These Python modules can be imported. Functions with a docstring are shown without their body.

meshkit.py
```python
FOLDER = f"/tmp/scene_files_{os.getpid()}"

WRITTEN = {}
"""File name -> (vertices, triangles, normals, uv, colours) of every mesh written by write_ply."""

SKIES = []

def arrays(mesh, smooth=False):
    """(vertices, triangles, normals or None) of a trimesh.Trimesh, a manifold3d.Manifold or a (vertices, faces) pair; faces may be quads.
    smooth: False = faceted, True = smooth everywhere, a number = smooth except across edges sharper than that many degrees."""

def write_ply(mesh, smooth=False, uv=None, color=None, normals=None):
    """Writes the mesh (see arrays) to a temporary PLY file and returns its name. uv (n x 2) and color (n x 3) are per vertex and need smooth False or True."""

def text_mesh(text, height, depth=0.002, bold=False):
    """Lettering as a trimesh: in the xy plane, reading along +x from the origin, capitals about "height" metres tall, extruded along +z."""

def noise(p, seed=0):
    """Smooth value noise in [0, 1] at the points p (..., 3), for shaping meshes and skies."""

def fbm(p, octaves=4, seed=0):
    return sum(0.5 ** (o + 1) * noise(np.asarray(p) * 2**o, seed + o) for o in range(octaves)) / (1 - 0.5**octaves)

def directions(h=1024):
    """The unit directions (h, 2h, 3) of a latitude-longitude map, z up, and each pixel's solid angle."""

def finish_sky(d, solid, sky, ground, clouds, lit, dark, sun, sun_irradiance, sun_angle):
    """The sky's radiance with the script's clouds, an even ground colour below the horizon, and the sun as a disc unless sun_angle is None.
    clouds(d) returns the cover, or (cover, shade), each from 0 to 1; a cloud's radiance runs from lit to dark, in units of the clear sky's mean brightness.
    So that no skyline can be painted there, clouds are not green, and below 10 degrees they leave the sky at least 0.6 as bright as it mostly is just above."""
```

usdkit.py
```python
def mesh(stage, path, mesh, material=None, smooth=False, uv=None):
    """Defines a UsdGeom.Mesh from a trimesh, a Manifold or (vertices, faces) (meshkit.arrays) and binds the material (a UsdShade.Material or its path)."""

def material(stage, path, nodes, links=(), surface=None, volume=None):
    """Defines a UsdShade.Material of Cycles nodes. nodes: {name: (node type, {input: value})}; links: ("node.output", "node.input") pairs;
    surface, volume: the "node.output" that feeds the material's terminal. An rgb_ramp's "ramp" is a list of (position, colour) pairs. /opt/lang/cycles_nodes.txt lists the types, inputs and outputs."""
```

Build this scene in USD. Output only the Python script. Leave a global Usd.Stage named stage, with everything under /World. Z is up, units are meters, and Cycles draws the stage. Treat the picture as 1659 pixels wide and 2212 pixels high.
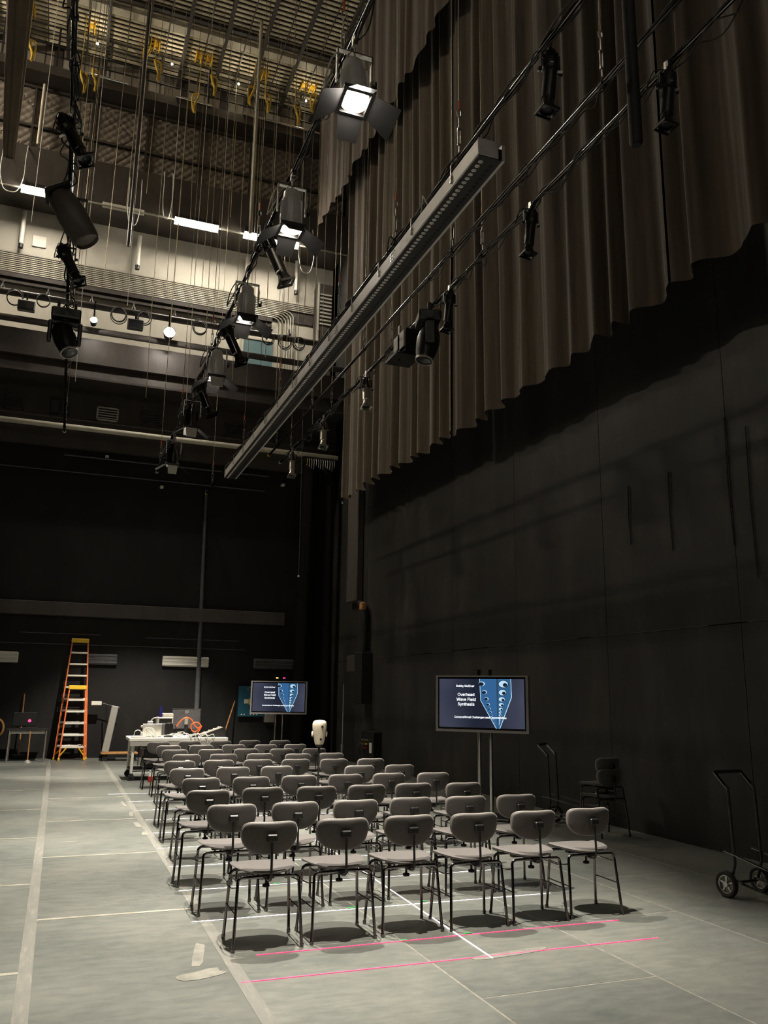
import math, random
import numpy as np, trimesh, usdkit, meshkit
from pxr import Usd, UsdGeom, UsdLux, UsdShade, Gf, Sdf

stage = Usd.Stage.CreateInMemory()
UsdGeom.SetStageUpAxis(stage, 'Z'); UsdGeom.SetStageMetersPerUnit(stage, 1.0)
UsdGeom.Xform.Define(stage, '/World')
random.seed(7); RNG = np.random.default_rng(7)
PI = math.pi

# ------------------------------------------------------------------ camera, exposure, lamp levels
cam = UsdGeom.Camera.Define(stage, '/World/camera')
cam.CreateHorizontalApertureAttr(36.0)
cam.CreateFocalLengthAttr(36.0 * 1790.0 / 1659.0)
cam.CreateClippingRangeAttr(Gf.Vec2f(0.05, 500))
cam.CreateFStopAttr(0.0)
cam.CreateExposureAttr(0.0)
cam.AddTransformOp().Set(Gf.Matrix4d(0.9332, -0.3591, 0.0145, 0, -0.0906, -0.1958, 0.9765, 0,
                                     -0.3478, -0.9125, -0.2152, 0, 0, 0, 1.62, 1))
PAR_POWER = 17500.0      # spot intensity of a lit par lamp
LENS_GLOW = 75.0
STRIP_GLOW = 165.0       # strip lights of the upper gallery
ADDED_GLOW = 14.0       # added unseen strip lights: side gallery, catwalk and front wall
BULB = 12.0

# ------------------------------------------------------------------ materials
LOOKS = {}
def mat(name, color, rough=0.5, metal=0.0, spec=0.5, var=0.0, scale=6.0, bump=0.0, bscale=60.0, sheen=0.0, rnd=0.0, emit=None, strength=0.0, coords='object', stretch=(1, 1, 1)):
    path = '/World/Looks/' + name
    n = {'p': ('principled_bsdf', {'base_color': color, 'roughness': rough, 'metallic': metal, 'specular_ior_level': spec, 'sheen_weight': sheen, 'sheen_roughness': 0.4})}
    L = []
    if var or bump:
        n['tc'] = ('texture_coordinate', {}); n['mp'] = ('mapping', {'scale': stretch}); L.append(('tc.object', 'mp.vector'))
    if var:
        n['no'] = ('noise_texture', {'scale': scale, 'detail': 5.0, 'roughness': 0.6})
        n['rr'] = ('rgb_ramp', {'ramp': [(0.3, [c * (1 - var) for c in color]), (0.7, [min(1, c * (1 + var)) for c in color])]})
        L += [('mp.vector', 'no.vector'), ('no.fac', 'rr.fac')]
        src = 'rr.color'
        if rnd:
            n['oi'] = ('object_info', {}); n['mr'] = ('map_range', {'from_min': 0.0, 'from_max': 1.0, 'to_min': 1 - rnd, 'to_max': 1 + rnd})
            n['hs'] = ('hsv', {'hue': 0.5, 'saturation': 1.0, 'fac': 1.0})
            L += [('oi.random', 'mr.value'), ('mr.result', 'hs.value'), (src, 'hs.color')]; src = 'hs.color'
        L.append((src, 'p.base_color'))
    if bump:
        n['bn'] = ('noise_texture', {'scale': bscale, 'detail': 3.0}); n['bu'] = ('bump', {'strength': bump, 'distance': 0.01})
        L += [('mp.vector', 'bn.vector'), ('bn.fac', 'bu.height'), ('bu.normal', 'p.normal')]
    if emit is not None:
        n['p'][1]['emission_color'] = emit; n['p'][1]['emission_strength'] = strength
    LOOKS[name] = usdkit.material(stage, path, n, L, surface='p.BSDF')
    return LOOKS[name]

def floor_mat():
    n = {'g': ('geometry', {}), 'oi': ('object_info', {}),
         'n1': ('noise_texture', {'scale': 0.9, 'detail': 6.0, 'roughness': 0.62}),
         'n2': ('noise_texture', {'scale': 9.0, 'detail': 5.0, 'roughness': 0.7}),
         'm2': ('mapping', {'scale': (0.6, 1.6, 1.0)}),
         'n3': ('noise_texture', {'scale': 5.0, 'detail': 8.0, 'roughness': 0.75}),
         'n4': ('noise_texture', {'scale': 38.0, 'detail': 4.0, 'roughness': 0.7}),
         'r1': ('rgb_ramp', {'ramp': [(0.25, (0.098, 0.108, 0.101)), (0.5, (0.145, 0.153, 0.140)), (0.75, (0.195, 0.196, 0.174))]}),
         'r2': ('rgb_ramp', {'ramp': [(0.35, (0.90, 0.91, 0.91)), (0.62, (1.05, 1.04, 1.01))]}),
         'x': ('mix', {'mix_type': 'multiply', 'fac': 1.0}),
         'r3': ('rgb_ramp', {'ramp': [(0.0, (0, 0, 0)), (0.66, (0, 0, 0)), (0.72, (1, 1, 1))]}),
         'x3': ('mix', {'mix_type': 'mix', 'color2': (0.36, 0.34, 0.28)}),
         'k3': ('math', {'math_type': 'multiply', 'value2': 0.5}),
         'mr': ('map_range', {'from_min': 0.0, 'from_max': 1.0, 'to_min': 0.86, 'to_max': 1.12}),
         'hs': ('hsv', {'hue': 0.5, 'saturation': 1.0, 'fac': 1.0}),
         'rr': ('map_range', {'from_min': 0.3, 'from_max': 0.7, 'to_min': 0.36, 'to_max': 0.50}),
         'bu': ('bump', {'strength': 0.06, 'distance': 0.01}),
         'p': ('principled_bsdf', {'specular_ior_level': 0.45})}
    L = [('g.position', 'n1.vector'), ('g.position', 'm2.vector'), ('m2.vector', 'n2.vector'), ('m2.vector', 'n3.vector'), ('g.position', 'n4.vector'),
         ('n1.fac', 'r1.fac'), ('n2.fac', 'r2.fac'), ('r1.color', 'x.color1'), ('r2.color', 'x.color2'),
         ('n3.fac', 'r3.fac'), ('r3.color', 'k3.value1'), ('k3.value', 'x3.fac'), ('x.color', 'x3.color1'),
         ('oi.random', 'mr.value'), ('mr.result', 'hs.value'), ('x3.color', 'hs.color'), ('hs.color', 'p.base_color'),
         ('n2.fac', 'rr.value'), ('rr.result', 'p.roughness'), ('n4.fac', 'bu.height'), ('bu.normal', 'p.normal')]
    LOOKS['floor'] = usdkit.material(stage, '/World/Looks/floor_paint', n, L, surface='p.BSDF')

def worn_tape_mat():
    n = {'g': ('geometry', {}), 'mp': ('mapping', {'scale': (14, 2.2, 1)}), 'n1': ('noise_texture', {'scale': 2.0, 'detail': 7.0, 'roughness': 0.7}),
         'r1': ('rgb_ramp', {'ramp': [(0.36, (0.15, 0.152, 0.136)), (0.55, (0.178, 0.175, 0.152)), (0.70, (0.26, 0.25, 0.205))]}),
         'p': ('principled_bsdf', {'roughness': 0.6})}
    L = [('g.position', 'mp.vector'), ('mp.vector', 'n1.vector'), ('n1.fac', 'r1.fac'), ('r1.color', 'p.base_color')]
    LOOKS['worn_tape'] = usdkit.material(stage, '/World/Looks/worn_tape', n, L, surface='p.BSDF')

def wall_mat(name, a, b, c, rough=0.55, streak=(1.4, 1.4, 0.5)):
    n = {'g': ('geometry', {}), 'mp': ('mapping', {'scale': streak}), 'n1': ('noise_texture', {'scale': 1.0, 'detail': 8.0, 'roughness': 0.7}),
         'n2': ('noise_texture', {'scale': 14.0, 'detail': 5.0, 'roughness': 0.7}),
         'r1': ('rgb_ramp', {'ramp': [(0.3, a), (0.52, b), (0.75, c)]}),
         'bu': ('bump', {'strength': 0.12, 'distance': 0.01}),
         'p': ('principled_bsdf', {'roughness': rough, 'specular_ior_level': 0.35})}
    L = [('g.position', 'mp.vector'), ('mp.vector', 'n1.vector'), ('n1.fac', 'r1.fac'), ('r1.color', 'p.base_color'), ('g.position', 'n2.vector'), ('n2.fac', 'bu.height'), ('bu.normal', 'p.normal')]
    LOOKS[name] = usdkit.material(stage, '/World/Looks/' + name, n, L, surface='p.BSDF')

floor_mat(); worn_tape_mat()
wall_mat('black_wall', (0.018, 0.017, 0.016), (0.030, 0.0285, 0.026), (0.056, 0.053, 0.049))
wall_mat('back_wall', (0.005, 0.0046, 0.0043), (0.008, 0.0075, 0.007), (0.018, 0.0165, 0.015), 0.65)
wall_mat('brown_band', (0.05, 0.043, 0.039), (0.07, 0.061, 0.055), (0.095, 0.083, 0.075), 0.6)
wall_mat('grey_wall', (0.40, 0.385, 0.33), (0.46, 0.44, 0.38), (0.52, 0.50, 0.43), 0.6)
wall_mat('fascia', (0.045, 0.04, 0.035), (0.065, 0.056, 0.05), (0.10, 0.088, 0.078), 0.45)
mat('filler', (0.21, 0.205, 0.175), 0.8, var=0.3, scale=12)
mat('dark_steel', (0.02, 0.019, 0.018), 0.45, spec=0.4, var=0.3, scale=8)
mat('black_plastic', (0.012, 0.012, 0.012), 0.38)
mat('black_rubber', (0.014, 0.014, 0.014), 0.7)
mat('chrome', (0.55, 0.53, 0.50), 0.12, metal=1.0)
mat('dark_chrome', (0.16, 0.15, 0.15), 0.16, metal=1.0)
mat('aluminium', (0.62, 0.60, 0.56), 0.32, metal=1.0)
mat('bright_aluminium', (0.80, 0.79, 0.76), 0.2, metal=1.0)
mat('cream_steel', (0.62, 0.58, 0.46), 0.5, var=0.15, scale=3)
mat('slat_paint', (0.80, 0.71, 0.52), 0.5, var=0.3, scale=2.5, rnd=0.25)
mat('joist_paint', (0.05, 0.043, 0.036), 0.55)
mat('cable_steel', (0.45, 0.40, 0.28), 0.4, metal=0.7)
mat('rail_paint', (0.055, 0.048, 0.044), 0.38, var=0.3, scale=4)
mat('conduit', (0.55, 0.53, 0.46), 0.35, metal=0.35)
mat('white_paint', (0.72, 0.70, 0.62), 0.5, var=0.06, scale=8)
mat('grey_paint', (0.085, 0.085, 0.09), 0.5, var=0.25, scale=6)
mat('array_grey', (0.56, 0.535, 0.51), 0.42, var=0.10, scale=5)
mat('array_board', (0.030, 0.026, 0.028), 0.55)
mat('driver_silver', (0.88, 0.85, 0.79), 0.35, metal=0.2)
mat('driver_dark', (0.006, 0.006, 0.006), 0.6)
mat('velour', (0.085, 0.067, 0.049), 0.9, spec=0.1, sheen=0.35, var=0.35, scale=3.0, stretch=(2.0, 2.0, 0.15))
mat('velour_border', (0.085, 0.064, 0.047), 0.9, spec=0.1, sheen=0.35, var=0.3, scale=3.0, stretch=(3.0, 3.0, 0.12))
mat('velour_far', (0.10, 0.08, 0.058), 0.9, spec=0.1, sheen=0.35, var=0.35, scale=3.0, stretch=(3.0, 3.0, 0.12))  # same cloth, lightened: light on the far panel put into the colour
mat('black_velour', (0.008, 0.0075, 0.007), 0.95, spec=0.1)
mat('pale_drape', (0.36, 0.30, 0.235), 0.85, sheen=0.2, var=0.15, scale=2)
mat('quilt', (0.20, 0.172, 0.142), 0.6, spec=0.4, var=0.15, scale=3)
mat('board_grey', (0.30, 0.28, 0.24), 0.6, var=0.1)
mat('silver_body', (0.88, 0.87, 0.84), 0.25, metal=0.2)
mat('hood_grey', (0.15, 0.132, 0.115), 0.5)  # lightened, haze and glare put into the hood colour
mat('chair_fabric', (0.125, 0.115, 0.109), 0.75, spec=0.25, sheen=0.35, var=0.10, scale=40, bump=0.10, bscale=900)
mat('chair_shell', (0.078, 0.071, 0.066), 0.55, spec=0.35, sheen=0.25, var=0.12, scale=60, bump=0.06, bscale=900)
mat('chair_shell_pad', (0.30, 0.28, 0.25), 0.6, spec=0.35, sheen=0.3)  # pale colour stands in for the lit rim of the backrest
mat('orange_rail', (0.85, 0.19, 0.05), 0.42, var=0.1, scale=6)
mat('yellow', (0.80, 0.50, 0.03), 0.45)
mat('sling_yellow', (0.78, 0.52, 0.06), 0.6)
mat('wood', (0.42, 0.20, 0.06), 0.5, var=0.25, scale=12)
mat('orange_cable', (0.85, 0.14, 0.03), 0.45)
mat('white_cable', (0.75, 0.74, 0.68), 0.45)
mat('red', (0.6, 0.03, 0.02), 0.4)
mat('blue_bottle', (0.02, 0.02, 0.12), 0.25)
mat('teal', (0.012, 0.10, 0.16), 0.55)
mat('teal_door', (0.09, 0.16, 0.175), 0.5, var=0.08, scale=2)
mat('skin_plastic', (0.62, 0.55, 0.42), 0.45, var=0.03, scale=10)
mat('silver_plastic', (0.42, 0.40, 0.36), 0.4, metal=0.3)
mat('barn_door', (0.016, 0.0155, 0.015), 0.5)
mat('tv_frame', (0.33, 0.31, 0.30), 0.35, metal=0.5)
mat('screen_glass', (0.006, 0.006, 0.008), 0.2)
mat('green_tape', (0.02, 0.25, 0.10), 0.5)
mat('red_glow', (0.2, 0.0, 0.02), 0.5, emit=(1.0, 0.03, 0.12), strength=4.0)
mat('amber_glow', (0.2, 0.1, 0.02), 0.5, emit=(1.0, 0.55, 0.12), strength=3.0)
mat('white_laser', (0.5, 0.5, 0.5), 0.5, emit=(1.0, 0.93, 0.98), strength=1.25)
mat('pink_laser', (0.5, 0.1, 0.15), 0.5, emit=(1.0, 0.035, 0.15), strength=1.8)
mat('green_laser', (0.02, 0.3, 0.05), 0.5, emit=(0.03, 0.6, 0.08), strength=0.8)
mat('lens_lit', (0.9, 0.9, 0.9), 0.3, emit=(1.0, 0.90, 0.80), strength=LENS_GLOW)
mat('lens_dark', (0.03, 0.03, 0.035), 0.08)
mat('strip_glow', (0.9, 0.9, 0.9), 0.5, emit=(1.0, 0.90, 0.74), strength=STRIP_GLOW)
mat('house_glow', (0.9, 0.9, 0.9), 0.5, emit=(1.0, 0.86, 0.66), strength=ADDED_GLOW)
mat('catwalk_glow', (0.9, 0.9, 0.9), 0.5, emit=(1.0, 0.86, 0.66), strength=ADDED_GLOW * 36)
mat('front_glow', (0.9, 0.9, 0.9), 0.5, emit=(1.0, 0.88, 0.72), strength=ADDED_GLOW * 3)
mat('bulb_glow', (0.9, 0.9, 0.9), 0.5, emit=(1.0, 0.88, 0.70), strength=BULB)
mat('slide_text', (0.0, 0.0, 0.0), 0.5, emit=(0.9, 0.95, 1.0), strength=1.3)
mat('slide_blue', (0.0, 0.0, 0.0), 0.5, emit=(0.05, 0.20, 0.48), strength=0.6)
mat('slide_mid_blue', (0.0, 0.0, 0.0), 0.5, emit=(0.045, 0.19, 0.42), strength=0.6)
mat('slide_pale', (0.0, 0.0, 0.0), 0.5, emit=(0.55, 0.82, 1.0), strength=0.9)
mat('slide_dark', (0.0, 0.0, 0.0), 0.5, emit=(0.006, 0.012, 0.03), strength=1.0)
def screen_mat():
    n = {'tc': ('texture_coordinate', {}), 'sx': ('separate_xyz', {}), 'ab': ('math', {'math_type': 'absolute'}),
         'mr': ('map_range', {'from_min': 0.1, 'from_max': 0.68, 'to_min': 0.0, 'to_max': 1.0, 'clamp': True}),
         'no': ('noise_texture', {'scale': 1.7, 'detail': 2.0}), 'mu': ('math', {'math_type': 'multiply'}),
         'rr': ('rgb_ramp', {'ramp': [(0.0, (0.012, 0.016, 0.032)), (0.6, (0.055, 0.063, 0.10))]}),
         'p': ('principled_bsdf', {'base_color': (0.006, 0.006, 0.008), 'roughness': 0.25, 'emission_strength': 1.0})}
    L = [('tc.object', 'sx.vector'), ('sx.x', 'ab.value1'), ('ab.value', 'mr.value'), ('tc.object', 'no.vector'), ('mr.result', 'mu.value1'), ('no.fac', 'mu.value2'), ('mu.value', 'rr.fac'), ('rr.color', 'p.emission_color')]
    LOOKS['slide_ground'] = usdkit.material(stage, '/World/Looks/slide_ground', n, L, surface='p.BSDF')
mat('cross_tape', (0.24, 0.23, 0.185), 0.7, var=0.4, scale=5)
mat('scuff', (0.20, 0.195, 0.165), 0.7, var=0.3, scale=9)
screen_mat()

# ------------------------------------------------------------------ helpers
def numbered(base, parent='/World'):
    k, name = 0, base
    while stage.GetPrimAtPath(parent + '/' + name):
        k += 1; name = '%s_%03d' % (base, k)
    return parent + '/' + name
COUNT = {}
def fresh(base, parent='/World'):
    k = COUNT.get((parent, base), 0); COUNT[(parent, base)] = k + 1
    return parent + '/' + (base if k == 0 else '%s_%03d' % (base, k))

class MB:
    def __init__(s): s.v, s.f, s.n = [], [], 0
    def add(s, v, f):
        v = np.asarray(v, float); f = np.asarray(f, int)
        if f.shape[1] == 4: f = np.vstack([f[:, [0, 1, 2]], f[:, [0, 2, 3]]])
        s.v.append(v); s.f.append(f + s.n); s.n += len(v); return s
    def tm(s, m, M=None):
        v = np.array(m.vertices)
        if M is not None: v = v @ M[:3, :3].T + M[:3, 3]
        return s.add(v, m.faces)
    def box(s, x0, y0, z0, x1, y1, z1, R=None, o=None):
        v = np.array([[x, y, z] for x in (x0, x1) for y in (y0, y1) for z in (z0, z1)], float)
        if R is not None: v = v @ np.asarray(R).T
        if o is not None: v = v + o
        return s.add(v, [[0, 1, 3, 2], [4, 6, 7, 5], [0, 4, 5, 1], [2, 3, 7, 6], [0, 2, 6, 4], [1, 5, 7, 3]])
    def tube(s, pts, r, n=8, cap=True):
        p = np.asarray(pts, float); m = len(p); r = np.broadcast_to(r, (m,))
        t = np.zeros_like(p); t[1:-1] = p[2:] - p[:-2]; t[0] = p[1] - p[0]; t[-1] = p[-1] - p[-2]
        t /= np.linalg.norm(t, axis=1, keepdims=True) + 1e-12
        ref = np.array([0, 0, 1.0]) if abs(t[0][2]) < 0.9 else np.array([1.0, 0, 0])
        a = np.cross(t[0], ref); a /= np.linalg.norm(a); A = [a]
        for i in range(1, m):
            a = A[-1] - t[i] * (A[-1] @ t[i]); a /= np.linalg.norm(a) + 1e-12; A.append(a)
        A = np.array(A); B = np.cross(t, A); ang = np.arange(n) * 2 * PI / n
        v = p[:, None] + r[:, None, None] * (np.cos(ang)[None, :, None] * A[:, None] + np.sin(ang)[None, :, None] * B[:, None])
        i, j = np.meshgrid(np.arange(m - 1), np.arange(n), indexing='ij')
        q = np.stack([i * n + j, i * n + (j + 1) % n, (i + 1) * n + (j + 1) % n, (i + 1) * n + j], -1).reshape(-1, 4)
        f = [np.vstack([q[:, [0, 1, 2]], q[:, [0, 2, 3]]])]
        v = v.reshape(-1, 3)
        if cap:
            v = np.vstack([v, p[0], p[-1]]); k = np.arange(n)
            f.append(np.stack([np.full(n, m * n), (k + 1) % n, k], 1)); f.append(np.stack([np.full(n, m * n + 1), (m - 1) * n + k, (m - 1) * n + (k + 1) % n], 1))
        return s.add(v, np.vstack(f))
    def cyl(s, a, b, r, n=12, r2=None): return s.tube([a, b], [r, r if r2 is None else r2], n)
    def lathe(s, prof, n=20, M=None):
        prof = np.asarray(prof, float); ang = np.arange(n) * 2 * PI / n; m = len(prof)
        v = np.stack([prof[:, None, 0] * np.cos(ang), prof[:, None, 0] * np.sin(ang), np.repeat(prof[:, 1:2], n, 1)], -1).reshape(-1, 3)
        i, j = np.meshgrid(np.arange(m - 1), np.arange(n), indexing='ij')
        q = np.stack([i * n + j, i * n + (j + 1) % n, (i + 1) * n + (j + 1) % n, (i + 1) * n + j], -1).reshape(-1, 4)
        if M is not None: v = v @ np.asarray(M)[:3, :3].T + np.asarray(M)[:3, 3]
        return s.add(v, q)
    def prism(s, poly, axis, a, b):
        poly = np.asarray(poly, float); n = len(poly); pm = trimesh.creation.triangulate_polygon(__import__('shapely.geometry', fromlist=['Polygon']).Polygon(poly), engine='earcut')
        def lift(p, h):
            c = [None] * 3; o = [k for k in range(3) if k != axis]; c[axis] = np.full(len(p), h); c[o[0]] = p[:, 0]; c[o[1]] = p[:, 1]; return np.stack(c, 1)
        pv, pf = np.array(pm[0]), np.array(pm[1])
        s.add(lift(pv, a), pf[:, ::-1]); s.add(lift(pv, b), pf)
        k = np.arange(n); v = np.vstack([lift(poly, a), lift(poly, b)])
        return s.add(v, np.stack([k, (k + 1) % n, n + (k + 1) % n, n + k], 1))
    def rbox(s, x0, y0, z0, x1, y1, z1, c=0.01, R=None, o=None):          # chamfered box: hull of three inset boxes
        P = []
        for d in ((0, c, c), (c, 0, c), (c, c, 0)):
            P += [[x, y, z] for x in (x0 + d[0], x1 - d[0]) for y in (y0 + d[1], y1 - d[1]) for z in (z0 + d[2], z1 - d[2])]
        h = trimesh.convex.convex_hull(np.array(P)); v = np.array(h.vertices)
        if R is not None: v = v @ np.asarray(R).T
        if o is not None: v = v + o
        return s.add(v, h.faces)
    def xf(s, R=None, o=None):
        for k in range(len(s.v)):
            if R is not None: s.v[k] = s.v[k] @ np.asarray(R).T
            if o is not None: s.v[k] = s.v[k] + np.asarray(o)
        return s
    def mesh(s): return trimesh.Trimesh(np.vstack(s.v), np.vstack(s.f), process=False)

def ppath(parent): return parent if isinstance(parent, str) else str(parent.GetPath())
def obj(name, mb, m, parent='/World', smooth=False, label=None, kind=None):
    p = fresh(name, ppath(parent))
    g = usdkit.mesh(stage, p, mb.mesh() if isinstance(mb, MB) else mb, LOOKS[m], smooth=smooth).GetPrim()
    if label: g.SetCustomDataByKey('label', label)
    if kind: g.SetCustomDataByKey('kind', kind)
    return g
def tag(o, label, cat, group=None, kind=None):
    o.SetCustomDataByKey('label', label); o.SetCustomDataByKey('category', cat)
    if group: o.SetCustomDataByKey('group', group)
    if kind: o.SetCustomDataByKey('kind', kind)
    return o
def thing(name, label, cat, loc=(0, 0, 0), rotz=0.0, group=None, R=None, scale=None):
    x = UsdGeom.Xform.Define(stage, fresh(name))
    if R is None:
        x.AddTranslateOp().Set(Gf.Vec3d(*map(float, loc)))
        if rotz: x.AddRotateZOp().Set(float(rotz))
        if scale: x.AddScaleOp().Set(Gf.Vec3f(scale, scale, scale))
    else:
        R = np.asarray(R, float); M = np.eye(4); M[:3, :3] = R.T; M[3, :3] = loc
        x.AddTransformOp().Set(Gf.Matrix4d(*M.ravel().tolist()))
    return tag(x.GetPrim(), label, cat, group)
def struct(name, parent='/World'):
    x = UsdGeom.Xform.Define(stage, fresh(name, ppath(parent))).GetPrim(); x.SetCustomDataByKey('kind', 'structure'); return x
def sub(name, parent):
    return UsdGeom.Xform.Define(stage, fresh(name, ppath(parent))).GetPrim()
def dup(root, label, loc, rotz=0.0, group=None):
    was = root.GetCustomData()
    base = root.GetName().rstrip('0123456789').rstrip('_') if root.GetName()[-3:].isdigit() else root.GetName()
    r = thing(base, label, was['category'], loc, rotz, group or was.get('group'))
    r.GetReferences().AddInternalReference(root.GetPath()); r.SetInstanceable(True)
    return r
def rotx(a): c, s = math.cos(a), math.sin(a); return np.array([[1, 0, 0], [0, c, -s], [0, s, c]])
def roty(a): c, s = math.cos(a), math.sin(a); return np.array([[c, 0, s], [0, 1, 0], [-s, 0, c]])
def rotz_(a): c, s = math.cos(a), math.sin(a); return np.array([[c, -s, 0], [s, c, 0], [0, 0, 1]])
def bez(pts, n=16):
    """Catmull-Rom through the points."""
    p = np.asarray(pts, float); q = np.vstack([2 * p[0] - p[1], p, 2 * p[-1] - p[-2]]); out = []
    for i in range(1, len(q) - 2):
        for t in np.linspace(0, 1, n, endpoint=False):
            out.append(0.5 * ((2 * q[i]) + (-q[i - 1] + q[i + 1]) * t + (2 * q[i - 1] - 5 * q[i] + 4 * q[i + 1] - q[i + 2]) * t * t + (-q[i - 1] + 3 * q[i] - 3 * q[i + 1] + q[i + 2]) * t ** 3))
    out.append(p[-1]); return np.array(out)
ORD28 = ['first', 'second', 'third', 'fourth', 'fifth', 'sixth', 'seventh', 'eighth', 'ninth', 'tenth', 'eleventh', 'twelfth', 'thirteenth', 'fourteenth', 'fifteenth', 'sixteenth', 'seventeenth', 'eighteenth', 'nineteenth', 'twentieth'] + ['twenty-' + w for w in ('first', 'second', 'third', 'fourth', 'fifth', 'sixth', 'seventh', 'eighth')]
ORD = ['first', 'second', 'third', 'fourth', 'fifth', 'sixth', 'seventh', 'eighth', 'ninth', 'tenth', 'eleventh', 'twelfth']

# ------------------------------------------------------------------ the room
XL, XR, Y0, Y1, ZC = -8.0, 6.9, -5.0, 22.4, 21.6
fl = struct('floor')
obj('subfloor', MB().box(XL, Y0, -0.2, XR, Y1, -0.001), 'filler', fl, label='pale filler showing in the panel joints')
PW, PL, PT = 1.175, 2.43, 0.008
xs = [-0.03 + PW * k for k in range(-7, 6)] + [XR]
for c in range(len(xs) - 1):
    x0, x1 = max(xs[c], XL), xs[c + 1]
    off = 0.85 if (c % 2) == 0 else 2.05
    y = off - PL * 3
    while y < Y1:
        a, b = max(y, Y0), min(y + PL, Y1)
        if b - a > 0.1:
            dz = random.uniform(-0.0005, 0.0005)
            obj('floor_panel', MB().box(x0 + PT, a + PT, -0.006, x1 - PT, b - PT, dz), 'floor', fl)
        y += PL
# right wall: black paint, boards with thin joints
wr = struct('wall_right')
obj('wall_core', MB().box(XR + 0.03, Y0, 0, XR + 0.3, Y1, ZC), 'back_wall', wr)
for k in range(12):
    a, b = Y0 + k * 2.42, min(Y0 + (k + 1) * 2.42, Y1)
    if a < Y1:
        obj('wall_panel', MB().box(XR, a + 0.004, 0.0, XR + 0.04, b - 0.004, 2.44), 'black_wall', wr)
        obj('wall_panel', MB().box(XR + random.uniform(0, 0.004), a + 0.004, 2.452, XR + 0.04, b - 0.004, 6.9), 'black_wall', wr)
obj('wall_upper', MB().box(XR + 0.01, Y0, 6.9, XR + 0.04, Y1, ZC), 'back_wall', wr)
m = MB()
for a, b in ((5.2, 7.0), (7.6, 9.9), (10.2, 12.9), (14.4, 15.3), (16.4, 19.0)): m.box(XR - 0.006, a, 2.444, XR + 0.005, b, 2.452)
obj('wall_joint_strip', m, 'grey_paint', wr)
for y, a, b in ((7.1, 3.3, 4.8), (6.8, 2.9, 4.6), (8.1, 3.4, 4.4), (8.9, 3.6, 4.4)):
    obj('wall_cable', MB().tube([(XR - 0.012, y, a), (XR - 0.012, y + 0.02, (a + b) / 2), (XR - 0.012, y, b)], 0.008, 5), 'black_rubber', wr)
wl = struct('wall_left'); obj('wall_core', MB().box(XL - 0.3, Y0, 0, XL, Y1, ZC), 'back_wall', wl)
obj('wall_core', MB().box(XL, Y0 - 0.3, 0, XR, Y0, ZC), 'back_wall', struct('wall_front'))

# back wall: black below, band with vents in a lit brown, gallery with grey wall, quilted band, catwalk
wb = struct('wall_back')
obj('wall_lower', MB().box(XL, 22.3, 0, XR, 22.7, 7.75), 'back_wall', wb)
obj('wall_band', MB().box(XL, 22.12, 7.75, XR, 22.7, 9.4), 'brown_band', wb, label='wall band in a lit brown tone holding the vent grilles')  # paler than the wall below, lamp light put into the colour
obj('wall_grey', MB().box(XL, 22.9, 9.4, XR, 23.2, 15.0), 'grey_wall', wb, label='pale grey upper wall behind the gallery rails')
obj('wall_top', MB().box(XL, 22.9, 15.0, XR, 23.2, ZC), 'fascia', wb)
obj('gallery_slab', MB().box(XL, 21.5, 9.35, XR, 22.9, 9.5), 'fascia', wb)
obj('gallery_fascia', MB().box(XL, 21.3, 9.78, XR, 21.5, 10.45), 'fascia', wb, label='dark fascia board under the gallery rails')
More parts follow.
